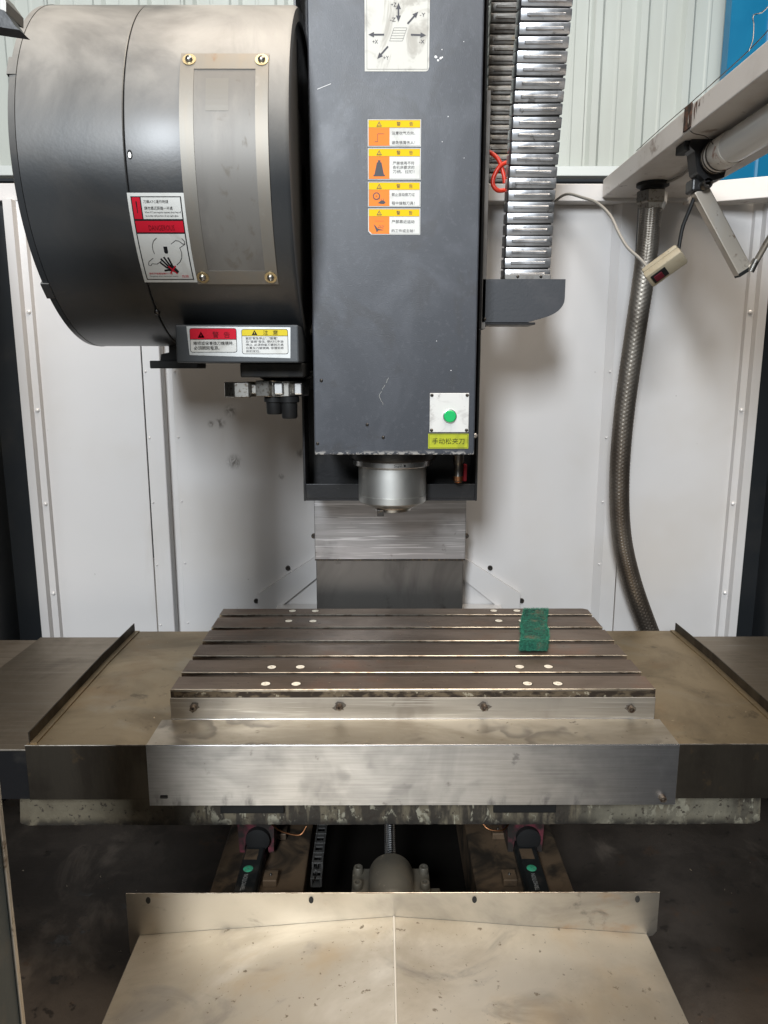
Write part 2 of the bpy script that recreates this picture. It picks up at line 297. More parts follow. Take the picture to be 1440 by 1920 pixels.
# ------------------------------------------------------------------ mesh builder
class MB:
    def __init__(s): s.bm = bmesh.new()
    def box(s, x0, x1, y0, y1, z0, z1, bev=0, seg=2, mtx=None):
        r = bmesh.ops.create_cube(s.bm, size=1)
        vs = r['verts']
        for v in vs:
            v.co = Vector((x0 + (v.co.x + .5) * (x1 - x0), y0 + (v.co.y + .5) * (y1 - y0), z0 + (v.co.z + .5) * (z1 - z0)))
        if bev:
            es = list({e for v in vs for e in v.link_edges})
            g = bmesh.ops.bevel(s.bm, geom=es, offset=bev, segments=seg, affect='EDGES', profile=.5)
            vs = list({v for f in g['faces'] for v in f.verts} | {v for v in vs if v.is_valid})
        if mtx:
            for v in vs: v.co = mtx @ v.co
        return s
    def prism(s, pts, a, b, axis='y', mtx=None):
        """polygon (p,q) extruded along axis from a to b"""
        def P(p, q, t): return {'x': (t, p, q), 'y': (p, t, q), 'z': (p, q, t)}[axis]
        A = [s.bm.verts.new(P(p, q, a)) for p, q in pts]; B = [s.bm.verts.new(P(p, q, b)) for p, q in pts]
        n = len(pts)
        s.bm.faces.new(A); s.bm.faces.new(B[::-1])
        for i in range(n): s.bm.faces.new((A[i], B[i], B[(i + 1) % n], A[(i + 1) % n]))
        if mtx:
            for v in A + B: v.co = mtx @ v.co
        return s
    def lathe(s, prof, c, axis='z', seg=48, a0=0, a1=360, ends=True):
        """prof: list of (t along axis, radius)"""
        full = abs(a1 - a0 - 360) < 1e-6
        n = seg if full else seg + 1
        rows = []
        for t, r in prof:
            row = []
            for i in range(n):
                a = R(a0 + (a1 - a0) * i / seg); u, v = math.cos(a) * r, math.sin(a) * r
                p = {'z': (c[0] + u, c[1] + v, t), 'x': (t, c[0] - u, c[1] + v), 'y': (c[0] + u, t, c[1] + v)}[axis]
                row.append(s.bm.verts.new(p))
            rows.append(row)
        for j in range(len(rows) - 1):
            for i in range(n if full else n - 1):
                k = (i + 1) % n
                s.bm.faces.new((rows[j][i], rows[j][k], rows[j + 1][k], rows[j + 1][i]))
        if ends and full:
            s.bm.faces.new(rows[0][::-1]); s.bm.faces.new(rows[-1])
        return s
    def tube(s, pts, r, seg=10, closed=False, rf=None):
        pts = [Vector(p) for p in pts]; n = len(pts); rows = []
        up = Vector((0, 0, 1)); prevn = None
        for i, p in enumerate(pts):
            d = (pts[min(i + 1, n - 1)] - pts[max(i - 1, 0)]).normalized()
            if prevn is None:
                a = d.cross(up if abs(d.z) < .9 else Vector((1, 0, 0))).normalized()
            else:
                a = (prevn - d * prevn.dot(d)).normalized()
            prevn = a; b = d.cross(a)
            row = []
            for k in range(seg):
                t = 2 * math.pi * k / seg
                rr = r if rf is None else rf(i, k)
                row.append(s.bm.verts.new(p + (a * math.cos(t) + b * math.sin(t)) * rr))
            rows.append(row)
        for j in range(n - 1):
            for k in range(seg):
                q = (k + 1) % seg
                s.bm.faces.new((rows[j][k], rows[j][q], rows[j + 1][q], rows[j + 1][k]))
        s.bm.faces.new(rows[0][::-1]); s.bm.faces.new(rows[-1])
        return s
    def poly(s, pts):
        s.bm.faces.new([s.bm.verts.new(p) for p in pts]); return s
    def mesh(s, name, m, smooth=False):
        bmesh.ops.recalc_face_normals(s.bm, faces=s.bm.faces)
        me = bpy.data.meshes.new(name); s.bm.to_mesh(me); s.bm.free()
        me.materials.append(M[m])
        if smooth:
            for p in me.polygons: p.use_smooth = True
            me.set_sharp_from_angle(angle=R(35))
        return me
    def build(s, name, m, parent=None, smooth=False):
        return obj(name, s.mesh(name, m, smooth), parent)

def obj(name, me, parent=None, loc=None, rot=None):
    o = bpy.data.objects.new(name, me); col.objects.link(o)
    if loc: o.location = loc
    if rot: o.rotation_euler = rot
    if parent: setp(o, parent)
    return o
def setp(o, parent):
    o.parent = parent
    root = parent
    while root.parent: root = root.parent
    if parent.parent is None: inv = parent.get('_o')
    off = Vector(root['_o']) if '_o' in root else Vector((0, 0, 0))
    # parts are modelled in world coordinates
    if parent.parent is None:
        o.matrix_parent_inverse = Matrix.Translation(-off)
    else:
        mw = Matrix.LocRotScale(parent.location, parent.rotation_euler, None)
        o.matrix_parent_inverse = mw.inverted()
ROOTS = []
def thing(name, label, cat, loc, group=None):
    o = bpy.data.objects.new(name, None); col.objects.link(o)
    o.location = loc; o.empty_display_size = .05; o['_o'] = loc
    ROOTS.append(o)
    tag(o, label, cat, group); return o
def tag(o, label=None, cat=None, group=None, kind=None):
    if label: o['label'] = label
    if cat: o['category'] = cat
    if group: o['group'] = group
    if kind: o['kind'] = kind
    return o
def spline(pts, n=12):
    pts = [Vector(p) for p in pts]; out = []
    P = [pts[0] * 2 - pts[1]] + pts + [pts[-1] * 2 - pts[-2]]
    for i in range(1, len(P) - 2):
        for k in range(n):
            t = k / n
            a, b, c, d = P[i - 1], P[i], P[i + 1], P[i + 2]
            out.append(.5 * ((2 * b) + (-a + c) * t + (2 * a - 5 * b + 4 * c - d) * t * t + (-a + 3 * b - 3 * c + d) * t ** 3))
    out.append(pts[-1]); return out

# small hardware (axis along local -y, base at y = 0), mesh data shared
def cap_screw(r, h, m):
    b = MB(); b.lathe([(0, r), (-h * .85, r), (-h, r * .88), (-h, r * .52), (-h * .45, r * .5), (-h * .45, .0004)], (0, 0), 'y', 14, ends=False)
    return b.mesh('cap_screw', m, True)
def pan_screw(r, h, m):
    b = MB(); b.lathe([(0, r), (-h * .4, r * .95), (-h * .8, r * .7), (-h, r * .3), (-h * .8, r * .2), (-h * .8, .0003)], (0, 0), 'y', 12, ends=False)
    return b.mesh('pan_screw', m, True)
SCREW_W = pan_screw(.0062, .005, 'bolt_white'); RIVET_W = pan_screw(.0034, .003, 'bolt_white')
SCREW_B = cap_screw(.0075, .007, 'bolt_dark'); BOLT_P = cap_screw(.0068, .011, 'bolt_rusty')
SCREW_D = pan_screw(.0065, .005, 'bolt_dark'); BOLT_BIG = cap_screw(.0098, .014, 'housing_grey')
SCREW_S = pan_screw(.0036, .003, 'bolt_dark')

# ------------------------------------------------------------------ flat print
def textmesh(body):
    c = bpy.data.curves.new('t', 'FONT'); c.body = body; c.resolution_u = 2
    o = bpy.data.objects.new('t', c); col.objects.link(o)
    dg = bpy.context.evaluated_depsgraph_get(); me = bpy.data.meshes.new_from_object(o.evaluated_get(dg))
    V = [v.co.copy() for v in me.vertices]; F = [tuple(p.vertices) for p in me.polygons]
    bpy.data.objects.remove(o); bpy.data.curves.remove(c); bpy.data.meshes.remove(me)
    return V, F
class Print:
    """A printed sheet: flat shapes in (u, v), mapped on to a surface by f(u, v, height)."""
    def __init__(s, f, name, parent, label=None):
        s.f = f; s.lay = {}; s.name = name; s.parent = parent; s.label = label; s.h = 0.0
    def get(s, m, part):
        return s.lay.setdefault((m, part), ([], []))
    def add(s, V, F, m, part, h):
        vs, fs = s.get(m, part); o = len(vs)
        vs += [s.f(u, v, h) for u, v in V]; fs += [tuple(i + o for i in f) for f in F]
    def rect(s, u0, v0, u1, v1, m, part='printed_panel', h=1, n=1):
        V = []; F = []
        for j in range(n + 1):
            v = v0 + (v1 - v0) * j / n; V += [(u0, v), (u1, v)]
            if j: k = 2 * j; F.append((k - 2, k - 1, k + 1, k))
        s.add(V, F, m, part, h)
    def frame(s, u0, v0, u1, v1, t, m, h=2, n=1):
        s.rect(u0, v0, u1, v0 + t, m, 'border', h); s.rect(u0, v1 - t, u1, v1, m, 'border', h)
        s.rect(u0, v0 + t, u0 + t, v1 - t, m, 'border', h, n); s.rect(u1 - t, v0 + t, u1, v1 - t, m, 'border', h, n)
    def poly(s, pts, m, part='symbol', h=2):
        s.add(pts, [tuple(range(len(pts)))], m, part, h)
    def line(s, a, b, t, m, part='symbol', h=2):
        d = Vector((b[0] - a[0], b[1] - a[1])); n = Vector((-d.y, d.x)).normalized() * t / 2
        s.poly([(a[0] - n.x, a[1] - n.y), (b[0] - n.x, b[1] - n.y), (b[0] + n.x, b[1] + n.y), (a[0] + n.x, a[1] + n.y)], m, part, h)
    def path(s, pts, t, m, part='symbol', h=2):
        for a, b in zip(pts, pts[1:]): s.line(a, b, t, m, part, h)
    def arrow(s, a, b, t, m, h=2):
        d = Vector((b[0] - a[0], b[1] - a[1])); l = d.length; d.normalize(); n = Vector((-d.y, d.x))
        e = Vector(b) - d * t * 3.4
        s.line(a, (e.x, e.y), t, m, 'symbol', h)
        s.poly([(e.x + n.x * t * 1.5, e.y + n.y * t * 1.5), (e.x - n.x * t * 1.5, e.y - n.y * t * 1.5), b], m, 'symbol', h)
    def disc(s, c, r, m, part='symbol', h=2, n=20):
        s.poly([(c[0] + r * math.cos(6.2832 * k / n), c[1] + r * math.sin(6.2832 * k / n)) for k in range(n)], m, part, h)
    def text(s, body, u0, v0, wd, ht, m='ink_black', h=3, part='lettering'):
        V, F = textmesh(body)
        x0 = min(v.x for v in V); x1 = max(v.x for v in V); y0 = min(v.y for v in V); y1 = max(v.y for v in V)
        V = [(u0 + (v.x - x0) / (x1 - x0) * wd, v0 + (v.y - y0) / (y1 - y0) * ht) for v in V]
        s.add(V, F, m, part, h)
    def warn(s, cx, cy, r, m='ink_black', inner=None, h=3):
        s.poly([(cx - r, cy - r * .75), (cx + r, cy - r * .75), (cx, cy + r)], m, 'symbol', h)
        if inner:
            q = .62; s.poly([(cx - r * q, cy - r * .52), (cx + r * q, cy - r * .52), (cx, cy + r * .58)], inner, 'symbol', h + 1)
            s.rect(cx - r * .09, cy - r * .4, cx + r * .09, cy + r * .25, m, 'symbol', h + 2)
    def build(s):
        first = None
        for (m, part), (V, F) in s.lay.items():
            me = bpy.data.meshes.new(part); me.from_pydata(V, [], F); me.materials.append(M[m])
            if first is None:
                first = obj(s.name, me, s.parent)
                if s.label: first['label'] = s.label
            else:
                obj(part, me, first)
        return first
def on_front(y):      # sheet stuck on a vertical face that looks towards -y
    return lambda u, v, h: (u, y - .0005 - h * .00022, v)

# ================================================================== SETTING
b = MB(); b.poly([(-14, -14, 0), (14, -14, 0), (14, 14, 0), (-14, 14, 0)])
tag(b.build('floor', 'concrete'), kind='structure')

# factory wall of ribbed sheet
fw = thing('factory_wall', 'pale grey green ribbed sheet metal wall behind the machine', 'wall', (0, 6, 0))
def rib_profile(x0, x1, y, first):
    P = [(x0, y)]; x = x0
    for k in range(3):
        a = x0 + (x1 - x0) * k / 3
        s3 = (x1 - x0) / 3
        P += [(a + .02, y), (a + .045, y - .035), (a + .095, y - .035), (a + .12, y)]
        for q in (.68,):
            P += [(a + s3 * q - .016, y), (a + s3 * q - .006, y - .006), (a + s3 * q + .006, y - .006), (a + s3 * q + .016, y)]
    P.append((x1, y)); return P
xw = -5.4
while xw < 3.0:
    P = rib_profile(xw, xw + .99, 6 + (.004 if int(xw * 10) % 2 else 0), True)
    b = MB(); b.prism(P + [(p[0], p[1] + .003) for p in P[::-1]], 2.99, 7.0, 'z')
    b.build('sheet_panel', 'wall_sheet', fw)
    xw += .987
b = MB(); b.box(-5.4, 2.52, 5.90, 6.0, 2.95, 3.02, .006); b.build('sill', 'sill_paint', fw)
b = MB(); b.box(-5.4, 2.52, 6.03, 6.15, 0, 2.94); b.build('wall_base', 'dark_panel', fw)
bw = thing('blue_wall_panel', 'blue sheet metal panel at the top right behind the white beam', 'wall panel', (4, 5.8, 0))
b = MB(); b.prism([(2.46, 5.8), (2.9, 5.8), (2.91, 5.78), (2.96, 5.78), (2.97, 5.8), (3.6, 5.8), (3.61, 5.78), (3.66, 5.78), (3.67, 5.8), (5.6, 5.8), (5.6, 5.9), (2.46, 5.9)], 1.2, 7, 'z'); b.build('sheet', 'blue_sheet', bw)
for x in (2.72, 3.30):
    b = MB(); b.box(x, x + .018, 5.786, 5.799, 1.2, 7); b.build('trim_strip', 'blue_trim', bw)

# ================================================================== ENCLOSURE
en = thing('machine_enclosure', 'white painted sheet metal back wall of the machine with dark side panels', 'enclosure', (0, 2.22, 0))
b = MB(); b.box(-.612, .652, 2.22, 2.226, .30, 2.0, .001); b.build('back_panel', 'white_paint', en)
b = MB(); b.prism([(-.69, 2.200), (-.642, 2.200), (-.640, 2.202), (-.640, 2.246), (-.609, 2.246), (-.609, 2.25), (-.646, 2.25), (-.646, 2.206), (-.69, 2.206)], .30, 2.0, 'z'); b.build('seam_strip', 'white_paint', en)
b = MB(); b.prism([(.715, 2.197), (.672, 2.197), (.652, 2.222), (.650, 2.226), (.675, 2.203), (.715, 2.203)], .30, 2.0, 'z'); b.build('seam_strip', 'white_paint', en)
b = MB(); b.box(-.985, -.692, 2.192, 2.198, .30, 2.0, .001); b.build('wing_panel', 'white_paint', en)
b = MB(); b.box(.717, 1.035, 2.190, 2.196, .30, 2.0, .001); b.build('wing_panel', 'white_paint', en)
for sx, xe in ((-1, -1.028), (1, 1.078)):
    i = -sx
    P = [(xe, 2.150), (xe + i * .024, 2.150), (xe + i * .026, 2.172), (xe + i * .044, 2.174), (xe + i * .046, 2.197), (xe, 2.197)]
    b = MB(); b.prism(P, .30, 2.0, 'z'); b.build('edge_flange', 'white_paint', en)
    for z in (1.705, 1.43, 1.155, .88):
        obj('screw', SCREW_W, en, (xe + i * .035, 2.173, z))
for z in (1.54, 1.348, 1.155, .962, .77):
    obj('rivet', RIVET_W, en, (-.683, 2.1995, z)); obj('rivet', RIVET_W, en, (-.603, 2.2195, z)); obj('rivet', RIVET_W, en, (.665, 2.203, z))
# diagonal gusset sheets each side of the column
for sx in (-1, 1):
    cx0 = .0235
    def gx(v): return cx0 + sx * v
    P = [(gx(.20), 1.000), (gx(.404), .868), (gx(.404), .70), (gx(.335), .70), (gx(.335), .826), (gx(.20), .936)]
    if sx < 0: P = P[::-1]
    b = MB(); b.prism(P, 2.205, 2.219, 'y'); b.build('gusset', 'white_paint', en)
    b = MB(); b.box(*sorted((gx(.20), gx(.345))), 2.16, 2.218, .80, .832, .002); b.build('ledge', 'white_paint', en)
    for (v, z) in ((.411, .842), (.3105, .947)): obj('screw', SCREW_B, en, (gx(v), 2.219, z))
# top rail of the back wall
b = MB(); b.box(-1.05, .86, 2.170, 2.24, 2.000, 2.045, .002); b.build('top_rail', 'white_paint', en)
mt = Matrix.Translation((.84, 2.195, 0)) @ Matrix.Rotation(R(-24), 4, 'Z')
b = MB(); b.box(0, .62, -.02, .05, 1.993, 2.047, .002, mtx=mt); b.build('top_rail', 'beam_paint', en)
b = MB(); b.box(-1.12, -1.055, .7, 2.19, 1.985, 2.035, .002); b.build('top_rail', 'beam_paint', en)
for y in (2.05, 1.7): obj('screw', SCREW_S, en, (-1.054, y, 2.01), (0, 0, R(90)))
# dark side panels
b = MB(); b.box(-1.13, -1.10, .75, 2.24, .1, 1.985); b.build('side_panel', 'dark_panel', en)
b = MB(); b.box(1.13, 1.16, .75, 2.24, .1, 1.985); b.build('side_panel', 'dark_panel', en)
b = MB(); b.box(-1.10, -1.028, 2.16, 2.24, .1, 1.985); b.build('corner_panel', 'dark_panel', en)
b = MB(); b.box(1.078, 1.13, 2.16, 2.24, .1, 1.985); b.build('corner_panel', 'dark_panel', en)
obj('screw', SCREW_D, en, (-1.099, 2.05, 1.585), (0, 0, R(90))); obj('screw', SCREW_D, en, (1.129, 2.05, 1.35), (0, 0, R(-90)))
# door post at the lower left
dp = thing('door_post', 'dark green worn door post edge at the lower left corner', 'post', (-.5, .76, 0))
b = MB(); b.box(-.62, -.450, .735, .80, .02, 2.0, .004); b.build('post', 'post_paint', dp)
b = MB(); b.box(-.4498, -.4468, .792, .7995, .02, 2.0, .001); b.build('edge_lip', 'arm_steel', dp)
# chip tray / base
tr = thing('chip_tray', 'dirty dark steel chip tray floor below the table', 'chip tray', (0, 1.4, .2))
b = MB()
b.poly([(-1.1, .72, .36), (-.35, .72, .26), (-.35, 2.2, .24), (-1.1, 2.2, .30)]); b.poly([(1.13, .72, .36), (.40, .72, .26), (.40, 2.2, .24), (1.13, 2.2, .30)])
b.poly([(-.35, .72, .26), (.40, .72, .26), (.40, 2.2, .24), (-.35, 2.2, .24)])
b.build('tray_sheet', 'tray_steel', tr)
b = MB(); b.box(-1.1, 1.13, .735, .75, .05, .38); b.build('front_sheet', 'dark_panel', tr)
b = MB(); b.box(.50, 1.13, .735, .75, .381, .93, .002); b.build('light_blocker', 'dark_panel', tr)  # unseen panels added to darken steel reflections and keep light off the tray
b = MB(); b.box(-1.1, -.621, .735, .75, .381, .93, .002); b.build('light_blocker', 'dark_panel', tr)

# ================================================================== Y AXIS BASE
ba = thing('cast_bed', 'oily brown cast base with rail pads in the dark pit below the table', 'machine bed', (0, 1.6, .24))
for x0, x1 in ((-.362, -.165), (.200, .405)):
    b = MB(); b.box(x0, x1, 1.0, 2.15, .25, .47, .004); b.build('rail_pad', 'oily_brown', ba)
b = MB(); b.box(-.165, .200, 1.0, 2.15, .245, .34); b.build('bed', 'pit_shade', ba)
for x0, x1 in ((-.252, -.222), (.258, .288)):
    for y in (1.40, 1.56):
        b = MB(); b.box(x0, x1, y, y + .035, .4705, .487, .002); b.build('clamp_block', 'oily_brown', ba)
        obj('screw', SCREW_S, ba, ((x0 + x1) / 2, y + .018, .487), (R(-90), 0, 0))
for k, (xc, lab, side) in enumerate(((-.2805, 'linear guide rail with green cap left of the ball screw', -1), (.322, 'linear guide rail with green cap right of the ball screw', 1))):
    g = thing('linear_rail', lab, 'guide rail', (xc, 1.6, .47), 'guide rails of the machine base')
    b = MB(); b.prism([(xc - .023, .471), (xc + .023, .471), (xc + .023, .482), (xc + .017, .488), (xc + .017, .495), (xc + .022, .500), (xc + .019, .505), (xc - .019, .505), (xc - .022, .500), (xc - .017, .495), (xc - .017, .488), (xc - .023, .482)], 1.0, 2.1, 'y')
    b.build('rail', 'rail_black', g)
    b = MB(); b.lathe([(.5064, .0005), (.5064, .0092), (.5057, .0105), (.5035, .0105)], (xc - .003, 1.413), 'z', 20, ends=False); b.build('bolt_cap', 'green_cap', g, True)
    pr = Print(lambda u, v, h, xc=xc: (xc - .004 - v, 1.30 + u, .5053 + h * .0002), 'rail_label', g)
    pr.rect(.143, -.014, .178, .014, 'oily_brown', 'sticker', .4); pr.text('TBIMOTION', .045, -.0045, .05, .009, 'rail_label_ink', 1)
    pr.build()
    # carriage
    c = thing('rail_carriage', 'greasy dark pink and black carriage on the guide rail ' + ('left' if side < 0 else 'right') + ' of the ball screw', 'carriage', (xc, 1.53, .505), 'carriages under the saddle')
    b = MB(); b.prism([(xc - .038, .482), (xc - .027, .482), (xc - .024, .510), (xc + .024, .510), (xc + .027, .482), (xc + .038, .482), (xc + .041, .555), (xc - .041, .555)], 1.50, 1.60, 'y'); b.build('body', 'grease_pink', c)
    b = MB(); b.lathe([(1.485, .018), (1.487, .027), (1.4995, .027)], (xc + .005, .520), 'y', 20); b.build('wiper', 'rubber', c, True)
    b = MB(); b.tube(spline([(xc + .035, 1.50, .552), (xc + .06, 1.48, .548), (xc + .10, 1.47, .546), (xc + .115, 1.48, .560)] if side < 0 else [(xc - .035, 1.50, .556), (xc - .055, 1.48, .550), (xc - .085, 1.48, .552), (xc - .10, 1.49, .562)]), .0018, 8); b.build('lube_line', 'copper', c, True)

bs = thing('ball_screw', 'shiny threaded ball screw with grey bearing housing below the saddle', 'ball screw', (.019, 1.33, .34))
b = MB(); b.box(-.0605, .0985, 1.23, 1.395, .35, .52, .004); b.build('housing_base', 'housing_grey', bs)
b = MB(); b.box(.0985, .120, 1.23, 1.36, .35, .500, .003); b.build('side_block', 'housing_grey', bs)
b = MB(); b.lathe([(1.245, .030), (1.245, .0445), (1.250, .0475), (1.262, .0475), (1.2625, .0450), (1.366, .0450), (1.371, .0435), (1.3712, .012)], (.019, .528), 'y', 40); b.build('bearing_housing', 'housing_grey', bs, True)
for x in (-.0485, .0873):
    for y in (1.333, 1.380): obj('bolt', BOLT_BIG, bs, (x, y, .52), (R(-90), 0, 0))
def thread(i, k, n=18): 
    ph = (i * .0011 / .0077 - k / n) % 1.0
    return .0125 if .18 < ph < .82 else .0098
b = MB(); b.tube([(.019, 1.375 + .0011 * i, .528) for i in range(330)], .0145, 18, rf=thread); b.build('threaded_shaft', 'chrome', bs)
# small energy chain in the pit
ec = thing('drag_chain', 'small grey plastic drag chain lying in the pit beside the left rail', 'cable chain', (-.139, 1.45, .34))
for k in range(6):
    y = 1.395 + k * .034; z = .508 + (.000 if k > 0 else -.012)
    b = MB()
    b.box(-.150, -.146, y, y + .030, z - .022, z, .001); b.box(-.130, -.126, y, y + .030, z - .022, z, .001)
    b.box(-.146, -.130, y, y + .009, z - .004, z - .0005, .0008); b.box(-.146, -.130, y + .021, y + .030, z - .004, z - .0005, .0008)
    b.box(-.146, -.130, y, y + .030, z - .022, z - .019)
    b.build('link', 'chain_grey', ec)
b = MB(); b.tube([(-.140, 1.39, .495), (-.138, 1.6, .495)], .003, 8); b.build('inner_wire', 'chrome', ec, True)

# ================================================================== SADDLE
sd = thing('saddle', 'cream painted cast saddle with black grime below the steel covers', 'saddle', (.02, 1.6, .6))
def saddle_bottom(x): return .6375 + .0006 * math.sin(x * 19) + random.uniform(-.0007, .0007)
P = [(-.728, .72), (-.734, .642)] + [(x / 100, saddle_bottom(x / 100)) for x in range(-72, 77, 1)] + [(.771, .645), (.766, .72)]
b = MB(); b.prism(P, 1.37, 1.95, 'y'); b.build('casting', 'cast_cream', sd)
for x0, x1 in ((-.325, -.197), (.226, .352)):
    b = MB(); b.box(x0, x1, 1.362, 1.3695, .668, .70, .001); b.build('wiper_strip', 'rubber', sd)

# ================================================================== X AXIS COVERS
sc_ = thing('saddle_cover', 'brushed steel front cover below the table with a folded top edge', 'cover', (.06, 1.33, .7))
b = MB(); b.box(-.4545, .5765, 1.328, 1.3297, .7075, .8338); b.build('front_sheet', 'steel_clean', sc_)
b = MB(); b.box(-.4545, .5765, 1.3299, 1.4352, .8335, .8350); b.build('top_sheet', 'shelf_steel', sc_)
b = MB(); b.tube([(-.4545, 1.3292, .8345), (.5765, 1.3292, .8345)], .0013, 8); b.build('folded_edge', 'chrome', sc_, True)
obj('bolt', BOLT_P, sc_, (.5495, 1.328, .7243))
b = MB(); b.box(-.433, -.418, 1.3272, 1.3279, .7235, .7300, .0015); b.build('slot', 'black_matt', sc_)
b = MB(); b.box(-.4325, -.4185, 1.3262, 1.3271, .7238, .7252); b.build('slot_rim', 'chrome', sc_)

for sx, x0, x1, lab, lip in ((-1, -.6895, -.4350, 'left', -.684), (1, .5662, .8215, 'right', .816)):
    t = thing('wing_cover', f'brownish steel cover plate on the {lab} of the slotted table with upright lip', 'cover', ((x0 + x1) / 2, 1.65, .72), 'cover plates beside the table')
    xf0, xf1 = (x0, -.4562) if sx < 0 else (.5782, x1)
    b = MB(); b.prism([(1.334, .8325), (1.730, .8375), (1.970, .8325), (1.970, .8300), (1.730, .8350), (1.334, .8300)], x0, x1, 'x')
    b.build('top_sheet', 'wing_steel', t)
    b = MB(); b.box(xf0, xf1, 1.3315, 1.3337, .7185, .8325, .0004); b.build('front_sheet', 'wing_dark', t)
    b = MB(); b.tube([(xf0, 1.3322, .8335), (xf1, 1.3322, .8335)], .0012, 8); b.build('folded_edge', 'iron_edge', t, True)
    def zt(y): return .8325 + .005 * (1 - abs(y - 1.73) / (.396 if y < 1.73 else .24))
    for ya, yb in ((1.340, 1.729), (1.731, 1.968)):
        x = lip
        b = MB(); b.prism([(ya, zt(ya)), (yb, zt(yb)), (yb, zt(yb) + .024), (ya, zt(ya) + .024)], x - .0012, x + .0012, 'x'); b.build('lip', 'wing_dark', t)
        b = MB(); a_, c_ = (x + .0012, x + .014) if sx < 0 else (x - .014, x - .0012)
        b.prism([(ya, zt(ya) + .0005), (yb, zt(yb) + .0005), (yb, zt(yb) + .003), (ya, zt(ya) + .003)], a_, c_, 'x'); b.build('lip_foot', 'wing_steel', t)
for sx, segs in ((-1, ((-.94, -.69, .8205, 'nearer'), (-1.098, -.932, .8125, 'outer'))), (1, ((.822, 1.068, .8205, 'nearer'), (1.060, 1.125, .8125, 'outer')))):
    for j, (x0, x1, z, wd) in enumerate(segs):
        side = 'left' if sx < 0 else 'right'
        t = thing('telescopic_cover', f'{wd} grey telescopic cover plate beyond the upright lip on the {side}', 'cover', ((x0 + x1) / 2, 1.65, .72), 'telescopic way covers')
        yf = 1.340 + .008 * j
        b = MB(); b.prism([(yf, z), (1.73, z + .004), (1.957, z), (1.957, z - .003), (1.73, z + .001), (yf, z - .003)], x0, x1, 'x'); b.build('top_sheet', 'telescope_steel' if j == 0 else 'outer_steel', t)
        b = MB(); b.box(x0, x1, yf, yf + .002, .715, z - .003); b.build('front_sheet', 'black_paint', t)
        b = MB(); b.tube([(x0, yf, z - .0005), (x1, yf, z - .0005)], .0012, 8); b.build('folded_edge', 'iron_edge', t, True)

# ================================================================== TABLE
tb = thing('slotted_table', 'brown iron machine table with five long slots and cream plugs', 'machine table', (.0655, 1.7, .83))
TX0, TX1 = -.4345, .5655
ys = [1.440, 1.507, 1.527, 1.599, 1.622, 1.695, 1.718, 1.795, 1.814, 1.893, 1.913, 1.965]
b = MB(); b.box(TX0 + .0005, TX1 - .0005, 1.441, 1.964, .836, .8600); b.build('table_body', 'table_iron', tb)
for k in range(6):
    y0, y1 = ys[2 * k], ys[2 * k + 1]
    x0, x1 = TX0 + random.uniform(-.0006, .0006), TX1 + random.uniform(-.0006, .0006)
    if k == 5:
        b = MB(); b.prism([(x0, y0), (x1, y0), (x1, y1 - .01), (x1 - .012, y1), (x0, y1)], .8605, .8995, 'z')
    else:
        b = MB(); b.box(x0, x1, y0, y1, .8605, .8995 + random.uniform(-.0001, .0001), .0006, 1)
    b.build('table_strip', 'table_iron', tb)
    # worn bright front edge of the strip
    b = MB(); b.prism([(y0 - .0006, .8955), (y0 - .0006, .8992), (y0 + .0006, .9001), (y0 + .0020, .9001), (y0 + .0012, .8955)], x0, x1, 'x'); b.build('worn_edge', 'iron_edge', tb)
    if k:
        b = MB(); b.box(x0 + .001, x1 - .001, ys[2 * k - 1] + .001, y0 - .001, .8601, .8625); b.build('slot_floor', 'black_matt', tb)
b = MB(); b.box(TX0, TX1, 1.4386, 1.4396, .8828, .8950); b.build('edge_band', 'iron_edge_dirty', tb)
fp = MB(); fp.box(TX0 - .001, TX1 + .0005, 1.436, 1.4382, .8352, .8826, .0006, 1); fp = fp.build('front_plate', 'steel_cover', tb)
b = MB(); b.tube([(TX0, 1.4357, .8358), (TX1, 1.4357, .8358)], .0009, 8); b.build('bright_seam', 'chrome', tb, True)
for x, z in ((-.387, .8635), (-.0871, .865), (.2116, .864), (.5151, .8595)):
    obj('bolt', BOLT_P, tb, (x, 1.436, z))
    b = MB(); b.poly([(x + random.uniform(.35, 1.0) * .016 * math.cos(k * .449) * 1.1, 1.43565, z - .001 + random.uniform(.35, 1.0) * .013 * math.sin(k * .449)) for k in range(14)]); b.build('rust_stain', 'smudge', tb)
pl = MB(); pl.lathe([(.8995, .0098), (.9002, .0096), (.9004, .0080), (.9003, .0004)], (0, 0), 'z', 20, ends=False); PL = pl.mesh('plug', 'plug')
for v in PL.vertices: v.co.z -= .8995
PR = MB(); PR.lathe([(.0, .0095), (.0003, .0096), (.0004, .0112), (.0, .0116)], (0, 0), 'z', 24, ends=False); PR = PR.mesh('plug_rim', 'iron_edge_dirty')
for x in (-.243, -.180, .307, .3697):
    for y in (1.468, 1.557, 1.863, 1.946):
        px_, py_ = x + random.uniform(-.0008, .0008), y + random.uniform(-.001, .001)
        obj('plug', PL, tb, (px_, py_, .8992)); obj('plug_rim', PR, tb, (px_, py_, .8996))

